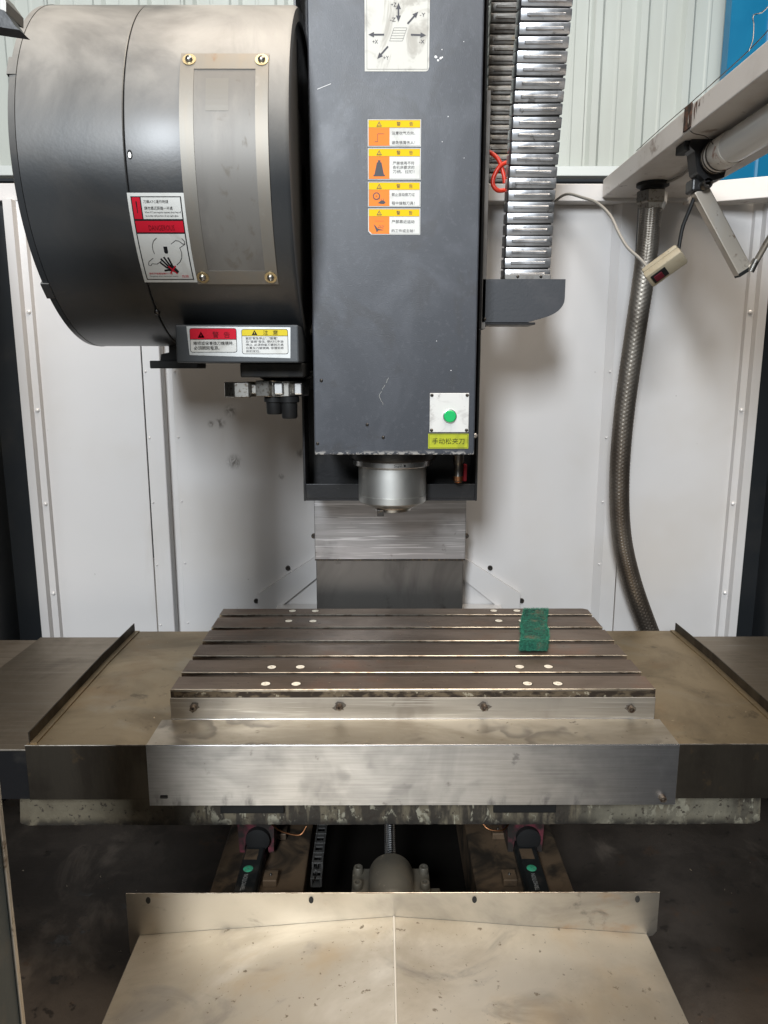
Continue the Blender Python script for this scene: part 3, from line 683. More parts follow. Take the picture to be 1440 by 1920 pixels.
# scouring pad
pad = thing('scouring_pad', 'dark green fibrous scouring pad lying on the table', 'scouring pad', (.385, 1.75, .9))
def padpt(s, t, h):      # s across -1..1, t along 0..1, h 0..1
    y = 1.640 + .255 * t; x = .353 + .056 * t + s * .0325 + .003 * math.sin(t * 7)
    z = .9012 + .003 * (1 - t) ** 3 + .004 * math.sin(t * 5) ** 2 + .006 * max(0, t - .85) / .15 + h * (.013 + .015 * (1 - t) ** 2)
    return Vector((x, y, z))
bm = bmesh.new(); NS, NT = 16, 48
top = {}; bot = {}
for i in range(NS + 1):
    for j in range(NT + 1):
        s_, t_ = -1 + 2 * i / NS, j / NT
        e = (1 - max(0, abs(s_) - .8) / .2 * .35) * (1 - max(0, abs(t_ - .5) - .46) / .04 * .3)
        jit = Vector([random.gauss(0, .0008) for _ in range(3)])
        top[i, j] = bm.verts.new(padpt(s_, t_, e) + jit)
        bot[i, j] = bm.verts.new(padpt(s_, t_, 0) + jit * .5 * Vector((1, 1, 0)).length)
for i in range(NS):
    for j in range(NT):
        bm.faces.new((top[i, j], top[i + 1, j], top[i + 1, j + 1], top[i, j + 1])); bm.faces.new((bot[i, j], bot[i, j + 1], bot[i + 1, j + 1], bot[i + 1, j]))
for j in range(NT):
    for i in (0, NS): bm.faces.new((top[i, j], top[i, j + 1], bot[i, j + 1], bot[i, j]))
for i in range(NS):
    for j in (0, NT): bm.faces.new((top[i, j], bot[i, j], bot[i + 1, j], top[i + 1, j]))
b = MB(); b.bm.free(); b.bm = bm; b.build('pad_body', 'pad_green', pad)
V, F = [], []
for k in range(8000):
    s_, t_ = random.uniform(-1, 1), random.uniform(0, 1); q = random.random()
    if q < .25: t_ = random.choice((0, 0, 1)) ; h = random.uniform(0, 1)
    elif q < .45: s_ = random.choice((-1, 1)); h = random.uniform(0, 1)
    else: h = .95
    p = padpt(s_, t_, h)
    d = Vector([random.gauss(0, 1) for _ in range(3)]).normalized() * random.uniform(.003, .009)
    n = Vector([random.gauss(0, 1) for _ in range(3)]).normalized() * .00035
    d.z = abs(d.z) * .8
    o = len(V); V += [p - d * .3 - n, p - d * .3 + n, p + d]; F.append((o, o + 1, o + 2))
me = bpy.data.meshes.new('fibres'); me.from_pydata(V, [], F); me.materials.append(M['pad_fibre'])
tag(obj('fibres', me, pad), kind='stuff')

# ================================================================== FRONT APRON
ap = thing('apron_cover', 'worn steel apron cover in the foreground with a low centre ridge and rear flange', 'cover', (.02, 1.0, .5))
def flange_poly():
    P = [(-.4724, .470), (-.4724, .5962), (.5148, .5962), (.5148, .515), (.508, .506), (.496, .503)]
    return P + [(.0228, .540), (-.452, .500), (-.462, .470)]
b = MB(); b.prism(flange_poly(), 1.2195, 1.2215, 'y'); b.build('rear_flange', 'flange_steel', ap)
b = MB(); b.tube([(-.4724, 1.2205, .5965), (.5148, 1.2205, .5965)], .0010, 8); b.build('bright_edge', 'iron_edge', ap, True)
for x in (-.4316, -.1304, .1719, .4741):
    b = MB(); b.lathe([(1.2180, .0044), (1.2196, .0044)], (x, .5835), 'y', 16)
    for v in b.bm.verts: v.co.z = .5835 + (v.co.z - .5835) * 1.5
    b.build('slot_hole', 'black_matt', ap)
for x0, z0, x1, z1 in ((-.452, .5094, .0228, .548), (.0228, .548, .496, .5094)):
    bm = bmesh.new(); n, k = 14, 8; g = {}
    for i in range(n + 1):
        for j in range(k + 1):
            s_ = i / n; yy = 1.2190 - .52 * j / k
            dent = .0012 * math.sin(s_ * 9 + j) * math.sin(s_ * math.pi) if 0 < i < n else 0
            g[i, j] = bm.verts.new((x0 + (x1 - x0) * s_, yy, z0 + (z1 - z0) * s_ + dent * .5))
    for i in range(n):
        for j in range(k): bm.faces.new((g[i, j], g[i + 1, j], g[i + 1, j + 1], g[i, j + 1]))
    b = MB(); b.bm.free(); b.bm = bm; b.build('slope_sheet', 'apron_steel', ap, True)
b = MB(); b.tube([(.0228, 1.219, .5478), (.0228, .70, .5478)], .0021, 10); b.build('ridge', 'ridge_highlight', ap, True)
for x in (-.452, .496):
    b = MB(); b.box(x - .001, x + .001, .70, 1.219, .44, .5092); b.build('side_sheet', 'steel_dark', ap)

# ================================================================== Z WAY COVER
zc = thing('column_way_cover', 'two stage steel way cover on the column behind the table', 'cover', (.0245, 2.08, .8))
b = MB(); b.box(-.1905, .2405, 2.075, 2.20, 1.0077, 1.80, .0015); b.build('upper_stage', 'steel_z_cover', zc)
b = MB(); b.box(-.1880, .2362, 2.081, 2.19, .60, 1.0070, .0015); b.build('lower_stage', 'steel_dark', zc)
b = MB(); b.box(-.1905, .2405, 2.0738, 2.0752, 1.0077, 1.0125); b.build('wiper_edge', 'bolt_dark', zc)
for x in (-.1945, .2445): obj('screw', SCREW_B, zc, (x, 2.10, 1.075))

# ================================================================== HEADSTOCK
hd = thing('headstock', 'dark grey spindle head with warning labels hanging above the table', 'spindle head', (.0275, 1.76, 1.23))
HX0, HX1, HY = -.1426, .1985, 1.589
b = MB(); b.box(HX0, HX1, HY, 1.86, 1.3675, 2.75, .003); hous = b.build('housing', 'head_paint', hd)
# saddle carrier behind
b = MB(); b.box(-.190, .2345, 1.90, 2.065, 1.2300, 2.75, .002); b.build('carrier_back', 'black_paint', hd)
b = MB(); b.box(-.190, -.1845, 1.80, 1.899, 1.2300, 2.75, .001); b.build('cheek_plate', 'black_paint', hd)
b = MB(); b.box(.229, .2345, 1.80, 1.899, 1.2300, 1.64, .001); b.build('cheek_plate', 'black_paint', hd)
b = MB(); b.box(-.1844, .2289, 1.802, 1.8985, 1.2305, 1.236); b.build('bottom_plate', 'black_paint', hd)
b = MB(); b.box(-.1844, .2289, 1.800, 1.8040, 1.2365, 1.272, .001); b.build('front_lip', 'black_paint', hd)
b = MB(); b.box(.2347, .2440, 1.80, 1.90, 1.64, 2.155, .001); b.build('side_cover', 'side_cover_grey', hd)
b = MB(); b.box(.229, .2345, 1.80, 1.899, 1.641, 2.75, .001); b.build('cheek_plate', 'black_paint', hd)
obj('screw', SCREW_W, hd, (.2255, 1.80, 1.39)); obj('screw', SCREW_S, hd, (-.146 + .02, HY, 1.524)); obj('screw', SCREW_S, hd, (.004, HY, 1.405))
obj('screw', SCREW_S, hd, (-.03, HY, 1.432)); obj('screw', SCREW_S, hd, (-.136, HY, 1.392))
# paint scratches and chips: stuck on flecks of filler
sp = Print(on_front(HY), 'paint_chips', hd)
sp.line((-.125, 2.085), (-.098, 2.095), .0010, 'ink_white', 'paint_chips', 1)
for (x, z, r) in ((.1065, 2.143, .0034), (.1155, 2.1405, .0030), (.111, 2.137, .0026), (.119, 2.1425, .002), (.132, 2.036, .0012), (.121, 1.99, .0010), (.165, 1.96, .001), (.16, 2.17, .001), (.118, 2.156, .0011), (.115, 1.605, .001), (.146, 1.545, .0012)):
    P = [(x + r * random.uniform(.6, 1.1) * math.cos(k * .785), z + r * random.uniform(.6, 1.1) * math.sin(k * .785)) for k in range(8)]
    sp.poly(P, 'ink_white', 'paint_chips', 1)
a = (.0155, 1.530)
for k in range(14):
    c_ = (a[0] - random.uniform(0, .004) + (.004 if k > 9 else 0), a[1] - random.uniform(.003, .006))
    if k not in (3, 7): sp.line(a, c_, .0004, 'label_old', 'paint_chips', 1)
    a = c_
sp.build()
# spindle
c0 = (.0263, 1.76)
sl = MB(); sl.lathe([(1.3670, .104), (1.3460, .104), (1.3400, .100), (1.3400, .060)], c0, 'z', 64, ends=False); sl.build('spindle_flange', 'black_paint', hd, True)
rg = MB(); rg.lathe([(1.3399, .087), (1.3640, .087), (1.3640, .084), (1.3290, .084), (1.3270, .082), (1.3270, .060)][0:0] + [(1.3660, .0985), (1.3330, .0985), (1.3310, .0965), (1.3310, .060)], c0, 'z', 64, ends=False)
rg.bm.free()
rg = MB(); rg.lathe([(1.3398, .0925), (1.3275, .0925), (1.3255, .0905), (1.3255, .060)], c0, 'z', 64, ends=False); ring = rg.build('spindle_ring', 'spindle_polished', hd, True)
sv = MB(); sv.lathe([(1.3256, .0805), (1.2562, .0805), (1.2555, .0798), (1.2548, .0805), (1.2400, .0800), (1.2375, .078), (1.2280, .058), (1.2280, .030)], c0, 'z', 64, ends=False); sleeve = sv.build('spindle_sleeve', 'spindle_steel', hd, True)
ns = MB(); ns.lathe([(1.2281, .0535), (1.2240, .0515), (1.2235, .0455), (1.2165, .0445), (1.2165, .0225), (1.2600, .013)], c0, 'z', 48, ends=False); ns.build('spindle_nose', 'bolt_steel', hd, True)
for (x, y) in ((-.002, 1.722), (.056, 1.797)):
    b = MB(); b.box(x - .008, x + .008, y - .008, y + .008, 1.2085, 1.2235, .001); b.build('drive_key', 'bolt_dark', hd)
# engraved maker's mark on the ring
def ringmap(u, v, h):
    a = u / .0925; r = .0926 + .0002 * h
    return (c0[0] + r * math.sin(a), c0[1] - r * math.cos(a), v)
mk = Print(ringmap, 'makers_mark', hd)
mk.text('Sum', .002, 1.3300, .0185, .0062, 'ink_black', 1); mk.line((.0055, 1.3372), (.0205, 1.3372), .0009, 'ink_black', 'symbol', 1); mk.line((.0118, 1.3285), (.0118, 1.331), .0008, 'ink_black', 'symbol', 1)
mk.disc((.0270, 1.3330), .0026, 'ink_black', 'symbol', 1); mk.build()
# coolant nozzle under the head
b = MB(); b.lathe([(1.366, .013), (1.330, .013), (1.326, .0105), (1.300, .0105), (1.297, .012), (1.284, .012), (1.282, .006)], (.184, 1.80 - .03), 'z', 16); nz = b.build('coolant_nozzle', 'bolt_dark', hd, True)
b = MB(); b.lathe([(1.296, .0126), (1.286, .0126), (1.280, .008)], (.184, 1.77), 'z', 16); b.build('nozzle_tip', 'copper', nz, True)
b = MB(); b.box(.196, .204, 1.762, 1.775, 1.284, 1.325, .002); b.build('valve_lever', 'ink_darkred', nz)
# carrier bracket on the right
P = [(.236, 1.7525), (.428, 1.7525), (.428, 1.708)]
for k in range(9):
    a = k / 8 * math.pi / 2 * .8
    P.append((.428 - .058 * (1 - math.cos(a)) * 1.25, 1.708 - .045 * math.sin(a)))
P += [(.345, 1.6555), (.236, 1.6555)]
b = MB(); b.prism(P, 1.80, 1.895, 'y'); b.build('carrier_bracket', 'bracket_paint', hd)
b = MB(); b.box(.236, .362, 1.803, 1.893, 1.650, 1.6553, .001); b.build('bracket_foot', 'black_paint', hd)
obj('screw', SCREW_S, hd, (.2385 + .004, 1.7995, 1.6625))
# valve block behind the head, next to the drum
b = MB(); b.box(-.205, -.165, 1.62, 1.72, 2.06, 2.19, .003); vb = b.build('valve_block', 'black_paint', hd)
b = MB(); b.box(-.1855, -.1745, 1.6185, 1.6199, 2.115, 2.15); b.build('valve_label', 'label_white', vb)
# push button box
b = MB(); b.box(.1022, .1849, HY - .0035, HY - .0003, 1.4160, 1.4982, .001); pb = b.build('button_plate', 'plate_white', hd)
b = MB(); b.lathe([(HY - .0034, .0145), (HY - .006, .0145), (HY - .0062, .0132)], (.1446, 1.4502), 'y', 28); b.build('button_ring', 'chrome', pb, True)
b = MB(); b.lathe([(HY - .0060, .0130), (HY - .0105, .0128), (HY - .0118, .0112), (HY - .0118, .0003)], (.1446, 1.4502), 'y', 28, ends=False); b.build('button', 'button_green', pb, True)
for x in (.1065, .1806):
    for z in (1.4205, 1.4938): obj('screw', SCREW_S, pb, (x, HY - .0034, z))
g = Print(on_front(HY), 'button_sign', hd)
g.rect(.0998, 1.3812, .1856, 1.4128, 'sign_green', 'sign', 1); g.frame(.1015, 1.3828, .1839, 1.4112, .0006, 'ink_black'); g.text('手动松夹刀', .1085, 1.3905, .0685, .0128); g.build()

# axis direction label
g = Print(on_front(HY), 'axis_label', hd, 'worn white label with X Y Z axis arrows')
U0, V0, U1, V1 = -.0317, 2.1173, .0935, 2.262
g.poly([(U0, V0), (U1 - .006, V0), (U1 - .002, V0 + .002), (U1, V0 + .008), (U1, V1), (U0, V1)], 'label_old', 'sheet', 0)
g.frame(U0 + .004, V0 + .0035, U1 - .003, V1 - .012, .0005, 'ink_grey')
cx_, cz_ = .0335, 2.182
g.arrow((cx_, 2.222), (cx_, 2.2375), .0032, 'ink_grey'); g.arrow((cx_, 2.222), (cx_, 2.2045), .0032, 'ink_grey')
g.arrow((.006, 2.182), (-.0245, 2.182), .0032, 'ink_grey'); g.arrow((.0575, 2.182), (.087, 2.181), .0032, 'ink_grey')
g.arrow((.051, 2.201), (.0715, 2.222), .0032, 'ink_grey'); g.arrow((.0135, 2.1615), (-.0075, 2.1395), .0032, 'ink_grey')
for k in range(6):
    z = 2.171 + k * .0046; x = .0165 + k * .0017
    g.line((x, z), (x + .025, z), .0005, 'ink_grey')
g.line((.0165, 2.171), (.025, 2.194), .0005, 'ink_grey'); g.line((.0415, 2.171), (.050, 2.194), .0005, 'ink_grey')
for tx, x, z in (('+Z', .019, 2.231), ('-Z', .0175, 2.205), ('-Y', .0745, 2.2135), ('+X', -.0165, 2.1665), ('-X', .0735, 2.1665), ('+Y', .0045, 2.138)):
    g.text(tx, x, z, .0105, .0066, 'ink_grey')
g.build()

# column of four warning labels
rows = [(1.981, 2.0308, ('注意吹气方向，', '避免铁屑伤人！'), 0), (1.9195, 1.978, ('严禁使用不符', '合机床要求的', '刀柄、拉钉！'), 1),
        (1.8682, 1.9155, ('禁止自动换刀过', '程中接触刀具！'), 2), (1.8151, 1.8651, ('严禁靠近运动', '的工件或主轴！'), 3)]
names = ('bent arrow', 'tool holder cone', 'gear and hand', 'crushed hand')
for z0, z1, lines, kind in rows:
    g = Print(on_front(HY), 'warning_label', hd, f'yellow and orange warning label with a {names[kind]} symbol')
    x0, x1 = -.0264, .0788
    if kind == 3: g.poly([(x0 + .006, z0), (x1, z0), (x1, z1), (x0, z1), (x0, z0 + .006)], 'label_white', 'sheet', 0)
    else: g.rect(x0, z0, x1, z1, 'label_white', 'sheet', 0)
    zt_ = z1 - .0150
    g.rect(x0 + .0016, zt_, x1 - .0016, z1 - .0014, 'ink_yellow', 'header', 1)
    if kind == 3: g.poly([(x0 + .008, z0 + .0014), (x0 + .0430, z0 + .0014), (x0 + .0430, zt_ - .0003), (x0 + .0016, zt_ - .0003), (x0 + .0016, z0 + .0075)], 'ink_orange', 'symbol_panel', 1)
    else: g.rect(x0 + .0016, z0 + .0014, x0 + .0430, zt_ - .0003, 'ink_orange', 'symbol_panel', 1)
    g.frame(x0 + .0014, z0 + .0012, x1 - .0014, z1 - .0012, .0004, 'ink_grey')
    g.line((x0 + .0016, zt_), (x1 - .0016, zt_), .0004, 'ink_grey', 'border', 2)
    g.warn(x0 + .0225, z1 - .0088, .0055, 'ink_grey', 'ink_yellow')
    g.text('警', x0 + .057, z1 - .0122, .0078, .0080, 'ink_grey'); g.text('告', x0 + .082, z1 - .0122, .0075, .0080, 'ink_grey')
    n = len(lines); hh = zt_ - z0
    for i, tx in enumerate(lines):
        if n == 3: g.text(tx, x0 + .0495, z0 + hh * .64 - i * .0080, .043, .0062, 'ink_grey')
        else: g.text(tx, x0 + .0475, z0 + hh * (.62 - .50 * i), .046, .0064, 'ink_grey')
    sx, sz = x0 + .0225, (z0 + zt_) / 2
    if kind == 0: g.path([(sx - .009, sz - .0085), (sx - .003, sz - .0085), (sx - .003, sz + .006), (sx + .0095, sz + .006)], .0009, 'ink_grey')
    elif kind == 1:
        g.poly([(sx - .010, sz - .0145), (sx + .010, sz - .0145), (sx + .0045, sz + .0105), (sx - .0045, sz + .0105)], 'ink_grey')
        g.rect(sx - .0115, sz - .0155, sx + .0115, sz - .0125, 'ink_grey', 'symbol', 2.2); g.rect(sx - .0025, sz + .0105, sx + .0025, sz + .0145, 'ink_grey', 'symbol', 2)
    elif kind == 2:
        gx_, gz_ = sx - .0055, sz + .004
        P1 = []; 
        for k in range(32):
            r_ = .0080 if k % 2 else .0066; a_ = k * math.pi / 16
            P1.append((gx_ + r_ * math.cos(a_), gz_ + r_ * math.sin(a_)))
        g.poly(P1, 'ink_grey', 'symbol', 2); g.disc((gx_, gz_), .0052, 'ink_orange', 'symbol', 3); g.disc((gx_, gz_), .0011, 'ink_red', 'symbol', 4)
        g.poly([(sx - .003, sz - .009), (sx + .004, sz - .004), (sx + .009, sz - .004), (sx + .013, sz - .008), (sx + .009, sz - .011), (sx + .003, sz - .0105)], 'ink_grey')
        for k in range(3): g.line((sx + .002 + k * .003, sz - .004), (sx + .001 + k * .004, sz - .0005), .0009, 'ink_grey')
    else:
        g.line((sx - .009, sz + .0085), (sx + .009, sz + .0085), .0005, 'ink_grey')
        g.poly([(sx - .0115, sz + .003), (sx - .007, sz - .001), (sx - .003, sz - .006), (sx + .010, sz - .009), (sx - .002, sz - .0095), (sx - .005, sz - .0135), (sx - .007, sz - .008)], 'ink_grey')
        for k in range(4): g.line((sx - .001 + k * .003, sz - .003), (sx + .001 + k * .003, sz + .001), .0007, 'ink_grey')
        g.line((sx - .003, sz - .004), (sx + .009, sz - .005), .0009, 'ink_grey')
    g.build()

# ================================================================== TOOL MAGAZINE
DY, DZ, DR = 1.714, 1.928, .33
mg = thing('tool_magazine', 'large dark grey drum shaped tool magazine cover with dusty top', 'tool magazine', (-.4, DY, 1.56))
def drum(u, a, r=DR): return (u, DY - r * math.cos(R(a)), DZ + r * math.sin(R(a)))
def rim_ends(x_in, x_out): pass
b = MB(); b.lathe([(-.4420, DR - .012), (-.4420, DR - .0015), (-.4405, DR), (-.166, DR), (-.1595, DR - .004), (-.1590, DR - .026), (-.166, DR - .028), (-.166, .05)], (DY, DZ), 'x', 160, ends=False); b.build('cover_shell', 'drum_paint', mg, True)
b = MB(); b.lathe([(-.4440, DR - .012), (-.4440, DR - .0015), (-.4455, DR - .0002), (-.628, DR - .0002), (-.6285, DR - .004)], (DY, DZ), 'x', 160, ends=False); b.build('cover_shell', 'drum_paint', mg, True)
b = MB(); b.lathe([(-.4445, DR - .014), (-.4415, DR - .014)], (DY, DZ), 'x', 120, ends=False); b.build('seam_gasket', 'black_matt', mg, True)
b = MB(); b.lathe([(-.6285, DR - .006), (-.6290, DR + .0005), (-.6405, DR - .001), (-.6435, DR - .006), (-.6435, .04)], (DY, DZ), 'x', 160, ends=False); b.build('end_cap', 'drum_paint', mg, True)
for a in (24, -45):
    b = MB()
    P = [drum(-.6445, a - 3 + k, DR + .0018) for k in range(7)] + [drum(-.6445, a + 3 - k, DR - .006) for k in range(7)]
    Q = [(p[0] + .016, p[1], p[2]) for p in P]
    A_ = [b.bm.verts.new(p) for p in P]; B_ = [b.bm.verts.new(p) for p in Q]
    b.bm.faces.new(A_); b.bm.faces.new(B_[::-1])
    for k in range(14): b.bm.faces.new((A_[k], A_[(k + 1) % 14], B_[(k + 1) % 14], B_[k]))
    b.build('edge_clip', 'drum_paint', mg)
def on_drum(off):
    return lambda u, v, h: drum(u, v, DR + off + h * .00022)
def bent_plate(x0, x1, a0, a1, h0, h1, n=40):
    b = MB(); rows = []
    for k in range(n + 1):
        a = a0 + (a1 - a0) * k / n
        rows.append([b.bm.verts.new(drum(x, a, DR + h)) for x, h in ((x0, h0), (x1, h0), (x1, h1), (x0, h1))])
    for k in range(n):
        for q in range(4): b.bm.faces.new((rows[k][q], rows[k][(q + 1) % 4], rows[k + 1][(q + 1) % 4], rows[k + 1][q]))
    b.bm.faces.new(rows[0]); b.bm.faces.new(rows[-1][::-1]); return b
wf = thing  # window plate
f1 = bent_plate(-.346, -.194, -41.8, 28.0, .0004, .0012); fr = f1.build('window_plate', 'window_frame_steel', mg, True)
bent_plate(-.322, -.216, -37.0, 22.5, .00125, .0026).build('window_pane', 'window_pane', fr, True)
for nm, x0, x1, a0, a1 in (('window_strip', -.346, -.322, -41.8, 28), ('window_strip', -.216, -.194, -41.8, 28), ('window_strip', -.3219, -.2161, 22.5, 28), ('window_strip', -.3219, -.2161, -41.8, -37)):
    bent_plate(x0, x1, a0, a1, .00125, .0040).build(nm, 'window_frame_steel', fr, True)
WASH = MB(); WASH.lathe([(0, .0118), (-.0012, .0115), (-.0012, .004)], (0, 0), 'y', 18, ends=False); WASH = WASH.mesh('washer', 'brass_washer', True)
WS = pan_screw(.0068, .0055, 'bolt_steel')
for x, a in ((-.331, 25.6), (-.206, 25.6), (-.334, -39.2), (-.207, -39.2)):
    p = drum(x, a, DR + .0041); obj('washer', WASH, fr, p, (R(-a), 0, 0)); obj('screw', WS, fr, drum(x, a, DR + .0053), (R(-a), 0, 0))
g = Print(on_drum(.003), 'inspection_sticker', fr); g.rect(-.301, 9.5, -.262, 19.5, 'inspection_paper', 'sheet', 0, 6); g.build()
p = drum(-.443, -54.7); obj('screw', SCREW_D, mg, p, (R(54.7), 0, 0))
b = MB(); b.lathe([(-.0004, .0045), (-.0012, .0045), (-.0012, .0003)], (0, 0), 'y', 16, ends=False)
for v in b.bm.verts: v.co.z *= 1.7
sl_ = b.mesh('slot_hole', 'black_matt', True); obj('slot_hole', sl_, mg, drum(-.4345, -2.7), (R(2.7), 0, 0))
b = MB(); b.lathe([(-.0011, .0026), (-.0016, .0026), (-.0016, .0003)], (0, 0), 'y', 16, ends=False)
for v in b.bm.verts: v.co.z = v.co.z * 1.8 - .0012
obj('slot_screw', b.mesh('slot_screw', 'bolt_steel', True), mg, drum(-.4345, -2.7), (R(2.7), 0, 0))
# safety sticker on the drum; v in degrees of arc
g = Print(on_drum(.0006), 'safety_sticker', mg, 'white and red safety sticker with a crossed out hand')
sx0, sx1, sa0, sa1 = -.4465, -.3465, -41.5, -13.3
def A(t): return sa1 + (sa0 - sa1) * t          # t 0 top .. 1 bottom
def X(t): return sx0 + (sx1 - sx0) * t
g.rect(X(0), A(1), X(1), A(0), 'label_white', 'sheet', 0, 16)
g.rect(X(.055), A(.965), X(.945), A(.035), 'ink_black', 'border', 1, 16)
g.rect(X(.075), A(.265), X(.215), A(.045), 'ink_red', 'alert_panel', 2, 5); g.rect(X(.235), A(.265), X(.925), A(.045), 'label_white', 'text_panel', 2, 5)
g.rect(X(.075), A(.405), X(.925), A(.285), 'ink_red', 'banner', 2, 4); g.rect(X(.075), A(.953), X(.925), A(.422), 'label_white', 'picture_panel', 2, 12)
g.poly([(X(.133), A(.085)), (X(.157), A(.085)), (X(.150), A(.205)), (X(.140), A(.205))], 'ink_black', 'exclamation_mark', 3); g.disc((X(.145), A(.228)), .0011, 'ink_black', 'exclamation_dot', 3)
def T(body, x, t, wd, ht, m='ink_black'): g.text(body, X(x), A(t), wd * (sx1 - sx0), ht * (sa1 - sa0), m, 3.5)
T('刀庫ATC運作時請', .27, .105, .44, .034); T('請勿靠近距離一半處', .275, .172, .50, .036)
T('When ATC tool magazine operates please keep off', .27, .210, .645, .024); T('by at the half portion of any sight glass', .28, .246, .58, .024)
T('DANGEROUS', .30, .385, .46, .055, 'ink_darkred')
T('嚴禁手接觸旋轉中刀具', .13, .895, .44, .025, 'ink_red'); T('Dangerous when mechanism rotates', .13, .928, .53, .020)
T('危險', .73, .935, .13, .035, 'ink_red')
def S(pts): return [(X(u), A(t)) for u, t in pts]
def thick(pts, tk, m, part='arm_diagram'):     # strokes in sticker units, thickness across in metres
    k = (sa1 - sa0) / (DR * R(sa1 - sa0)) 
    for a_, b_ in zip(pts, pts[1:]):
        ax, ay, bx, by = X(a_[0]), A(a_[1]), X(b_[0]), A(b_[1])
        dx, dy = bx - ax, (by - ay) / k; l = math.hypot(dx, dy); nx, ny = -dy / l * tk / 2, dx / l * tk / 2 * k
        g.poly([(ax - nx, ay - ny), (bx - nx, by - ny), (bx + nx, by + ny), (ax + nx, ay + ny)], m, part, 4.2 if part == 'cross' else 3.5)
thick([(.18, .735), (.745, .492)], .0011, 'ink_black'); thick([(.32, .765), (.90, .535)], .0011, 'ink_black')
thick([(.745, .492), (.80, .50), (.86, .53)], .0012, 'ink_black'); thick([(.86, .47), (.90, .50), (.90, .535), (.85, .53)], .0012, 'ink_black')
thick([(.18, .735), (.16, .775), (.20, .785), (.23, .76), (.32, .765)], .0010, 'ink_black')
thick([(.41, .465), (.34, .50), (.305, .55), (.30, .60), (.315, .645)], .0011, 'ink_black', 'left_arrow'); thick([(.80, .58), (.815, .63), (.80, .69), (.75, .74), (.68, .775)], .0011, 'ink_black', 'right_arrow')
g.poly(S([(.50, .56), (.57, .56), (.57, .625), (.555, .64), (.515, .64), (.50, .625)]), 'ink_black', 'pin_symbol', 3.6)
for f_ in ([(.385, .745), (.50, .815)], [(.41, .70), (.53, .80)], [(.47, .68), (.56, .79)], [(.545, .685), (.60, .79)], [(.43, .845), (.53, .835)]): thick(f_, .0036, 'ink_black', 'hand_symbol')
g.poly(S([(.49, .80), (.58, .765), (.63, .79), (.70, .855), (.66, .885), (.58, .855), (.52, .85)]), 'ink_black', 'hand_symbol', 3.6)
thick([(.52, .79), (.66, .885)], .0024, 'ink_red', 'cross'); thick([(.655, .785), (.53, .88)], .0024, 'ink_red', 'cross')
# red strokes must sit above the hand
g.build()
# lower box with two labels
b = MB(); b.box(-.4030, -.1625, 1.50, 1.80, 1.5604, 1.6330, .003); b.build('lower_box', 'magazine_box', mg)
g = Print(on_front(1.50), 'warning_plate', mg, 'silver plate with a red and a yellow warning notice')
g.poly([(-.3806, 1.6300), (-.1775, 1.6280), (-.1790, 1.5690), (-.3768, 1.5750)], 'label_silver', 'sheet', 0)
def rrect(u0, v0, u1, v1, r, m, part, h):
    P = []
    for cxx, czz, a0 in ((u1 - r, v1 - r, 0), (u0 + r, v1 - r, 90), (u0 + r, v0 + r, 180), (u1 - r, v0 + r, 270)):
        for k in range(5): a_ = R(a0 + k * 22.5); P.append((cxx + r * math.cos(a_), czz + r * math.sin(a_)))
    g.poly(P, m, part, h)
for u0, u1, v0, v1, cm, split in ((-.3750, -.2830, 1.5800, 1.6265, 'ink_red', .0215), (-.2735, -.1825, 1.5768, 1.6248, 'ink_signal', .0130)):
    rrect(u0, v0, u1, v1, .0045, 'ink_black', 'border', 1); rrect(u0 + .001, v0 + .001, u1 - .001, v1 - .001, .0038, 'label_white', 'text_panel', 2)
    zt_ = v1 - split
    P = []
    for cxx, a0 in ((u1 - .0048, 0), (u0 + .0048, 90)):
        for k in range(5): a_ = R(a0 + k * 22.5); P.append((cxx + .0038 * math.cos(a_), v1 - .0048 + .0038 * math.sin(a_)))
    g.poly([(u1 - .001, zt_)] + P + [(u0 + .001, zt_)], cm, 'header', 3); g.line((u0 + .001, zt_), (u1 - .001, zt_), .0008, 'ink_black', 'border', 4)
g.warn(-.3525, 1.6130, .0068, 'ink_black'); g.rect(-.3531, 1.6105, -.3519, 1.6150, 'ink_red', 'symbol', 5)
g.text('警', -.3300, 1.6080, .0120, .0120, 'ink_darkred', 5); g.text('告', -.3080, 1.6080, .0120, .0115, 'ink_darkred', 5)
g.text('維修或保養換刀機構時,', -.3680, 1.5940, .0780, .0072, 'ink_black', 5); g.text('必須關閉電源。', -.3675, 1.5850, .0500, .0072, 'ink_black', 5)
g.warn(-.2478, 1.6175, .0055, 'ink_black', None, 5); g.rect(-.2483, 1.6155, -.2473, 1.6190, 'ink_signal', 'symbol', 6)
g.text('注', -.2310, 1.6135, .0095, .0092, 'ink_black', 5); g.text('意', -.2120, 1.6135, .0100, .0092, 'ink_black', 5)
for i, (tx, wd) in enumerate((('當因"緊急停止"、"斷電"', .062), ('及"當機"發生, 使ATC中途', .074), ('停止, 必須檢查刀套的刀具', .074), ('位置及刀盤號碼, 恢復到原', .074), ('來的定位。', .028))):
    g.text(tx, -.2655, 1.6048 - i * .0062, wd, .0048, 'ink_grey', 5)
g.build()
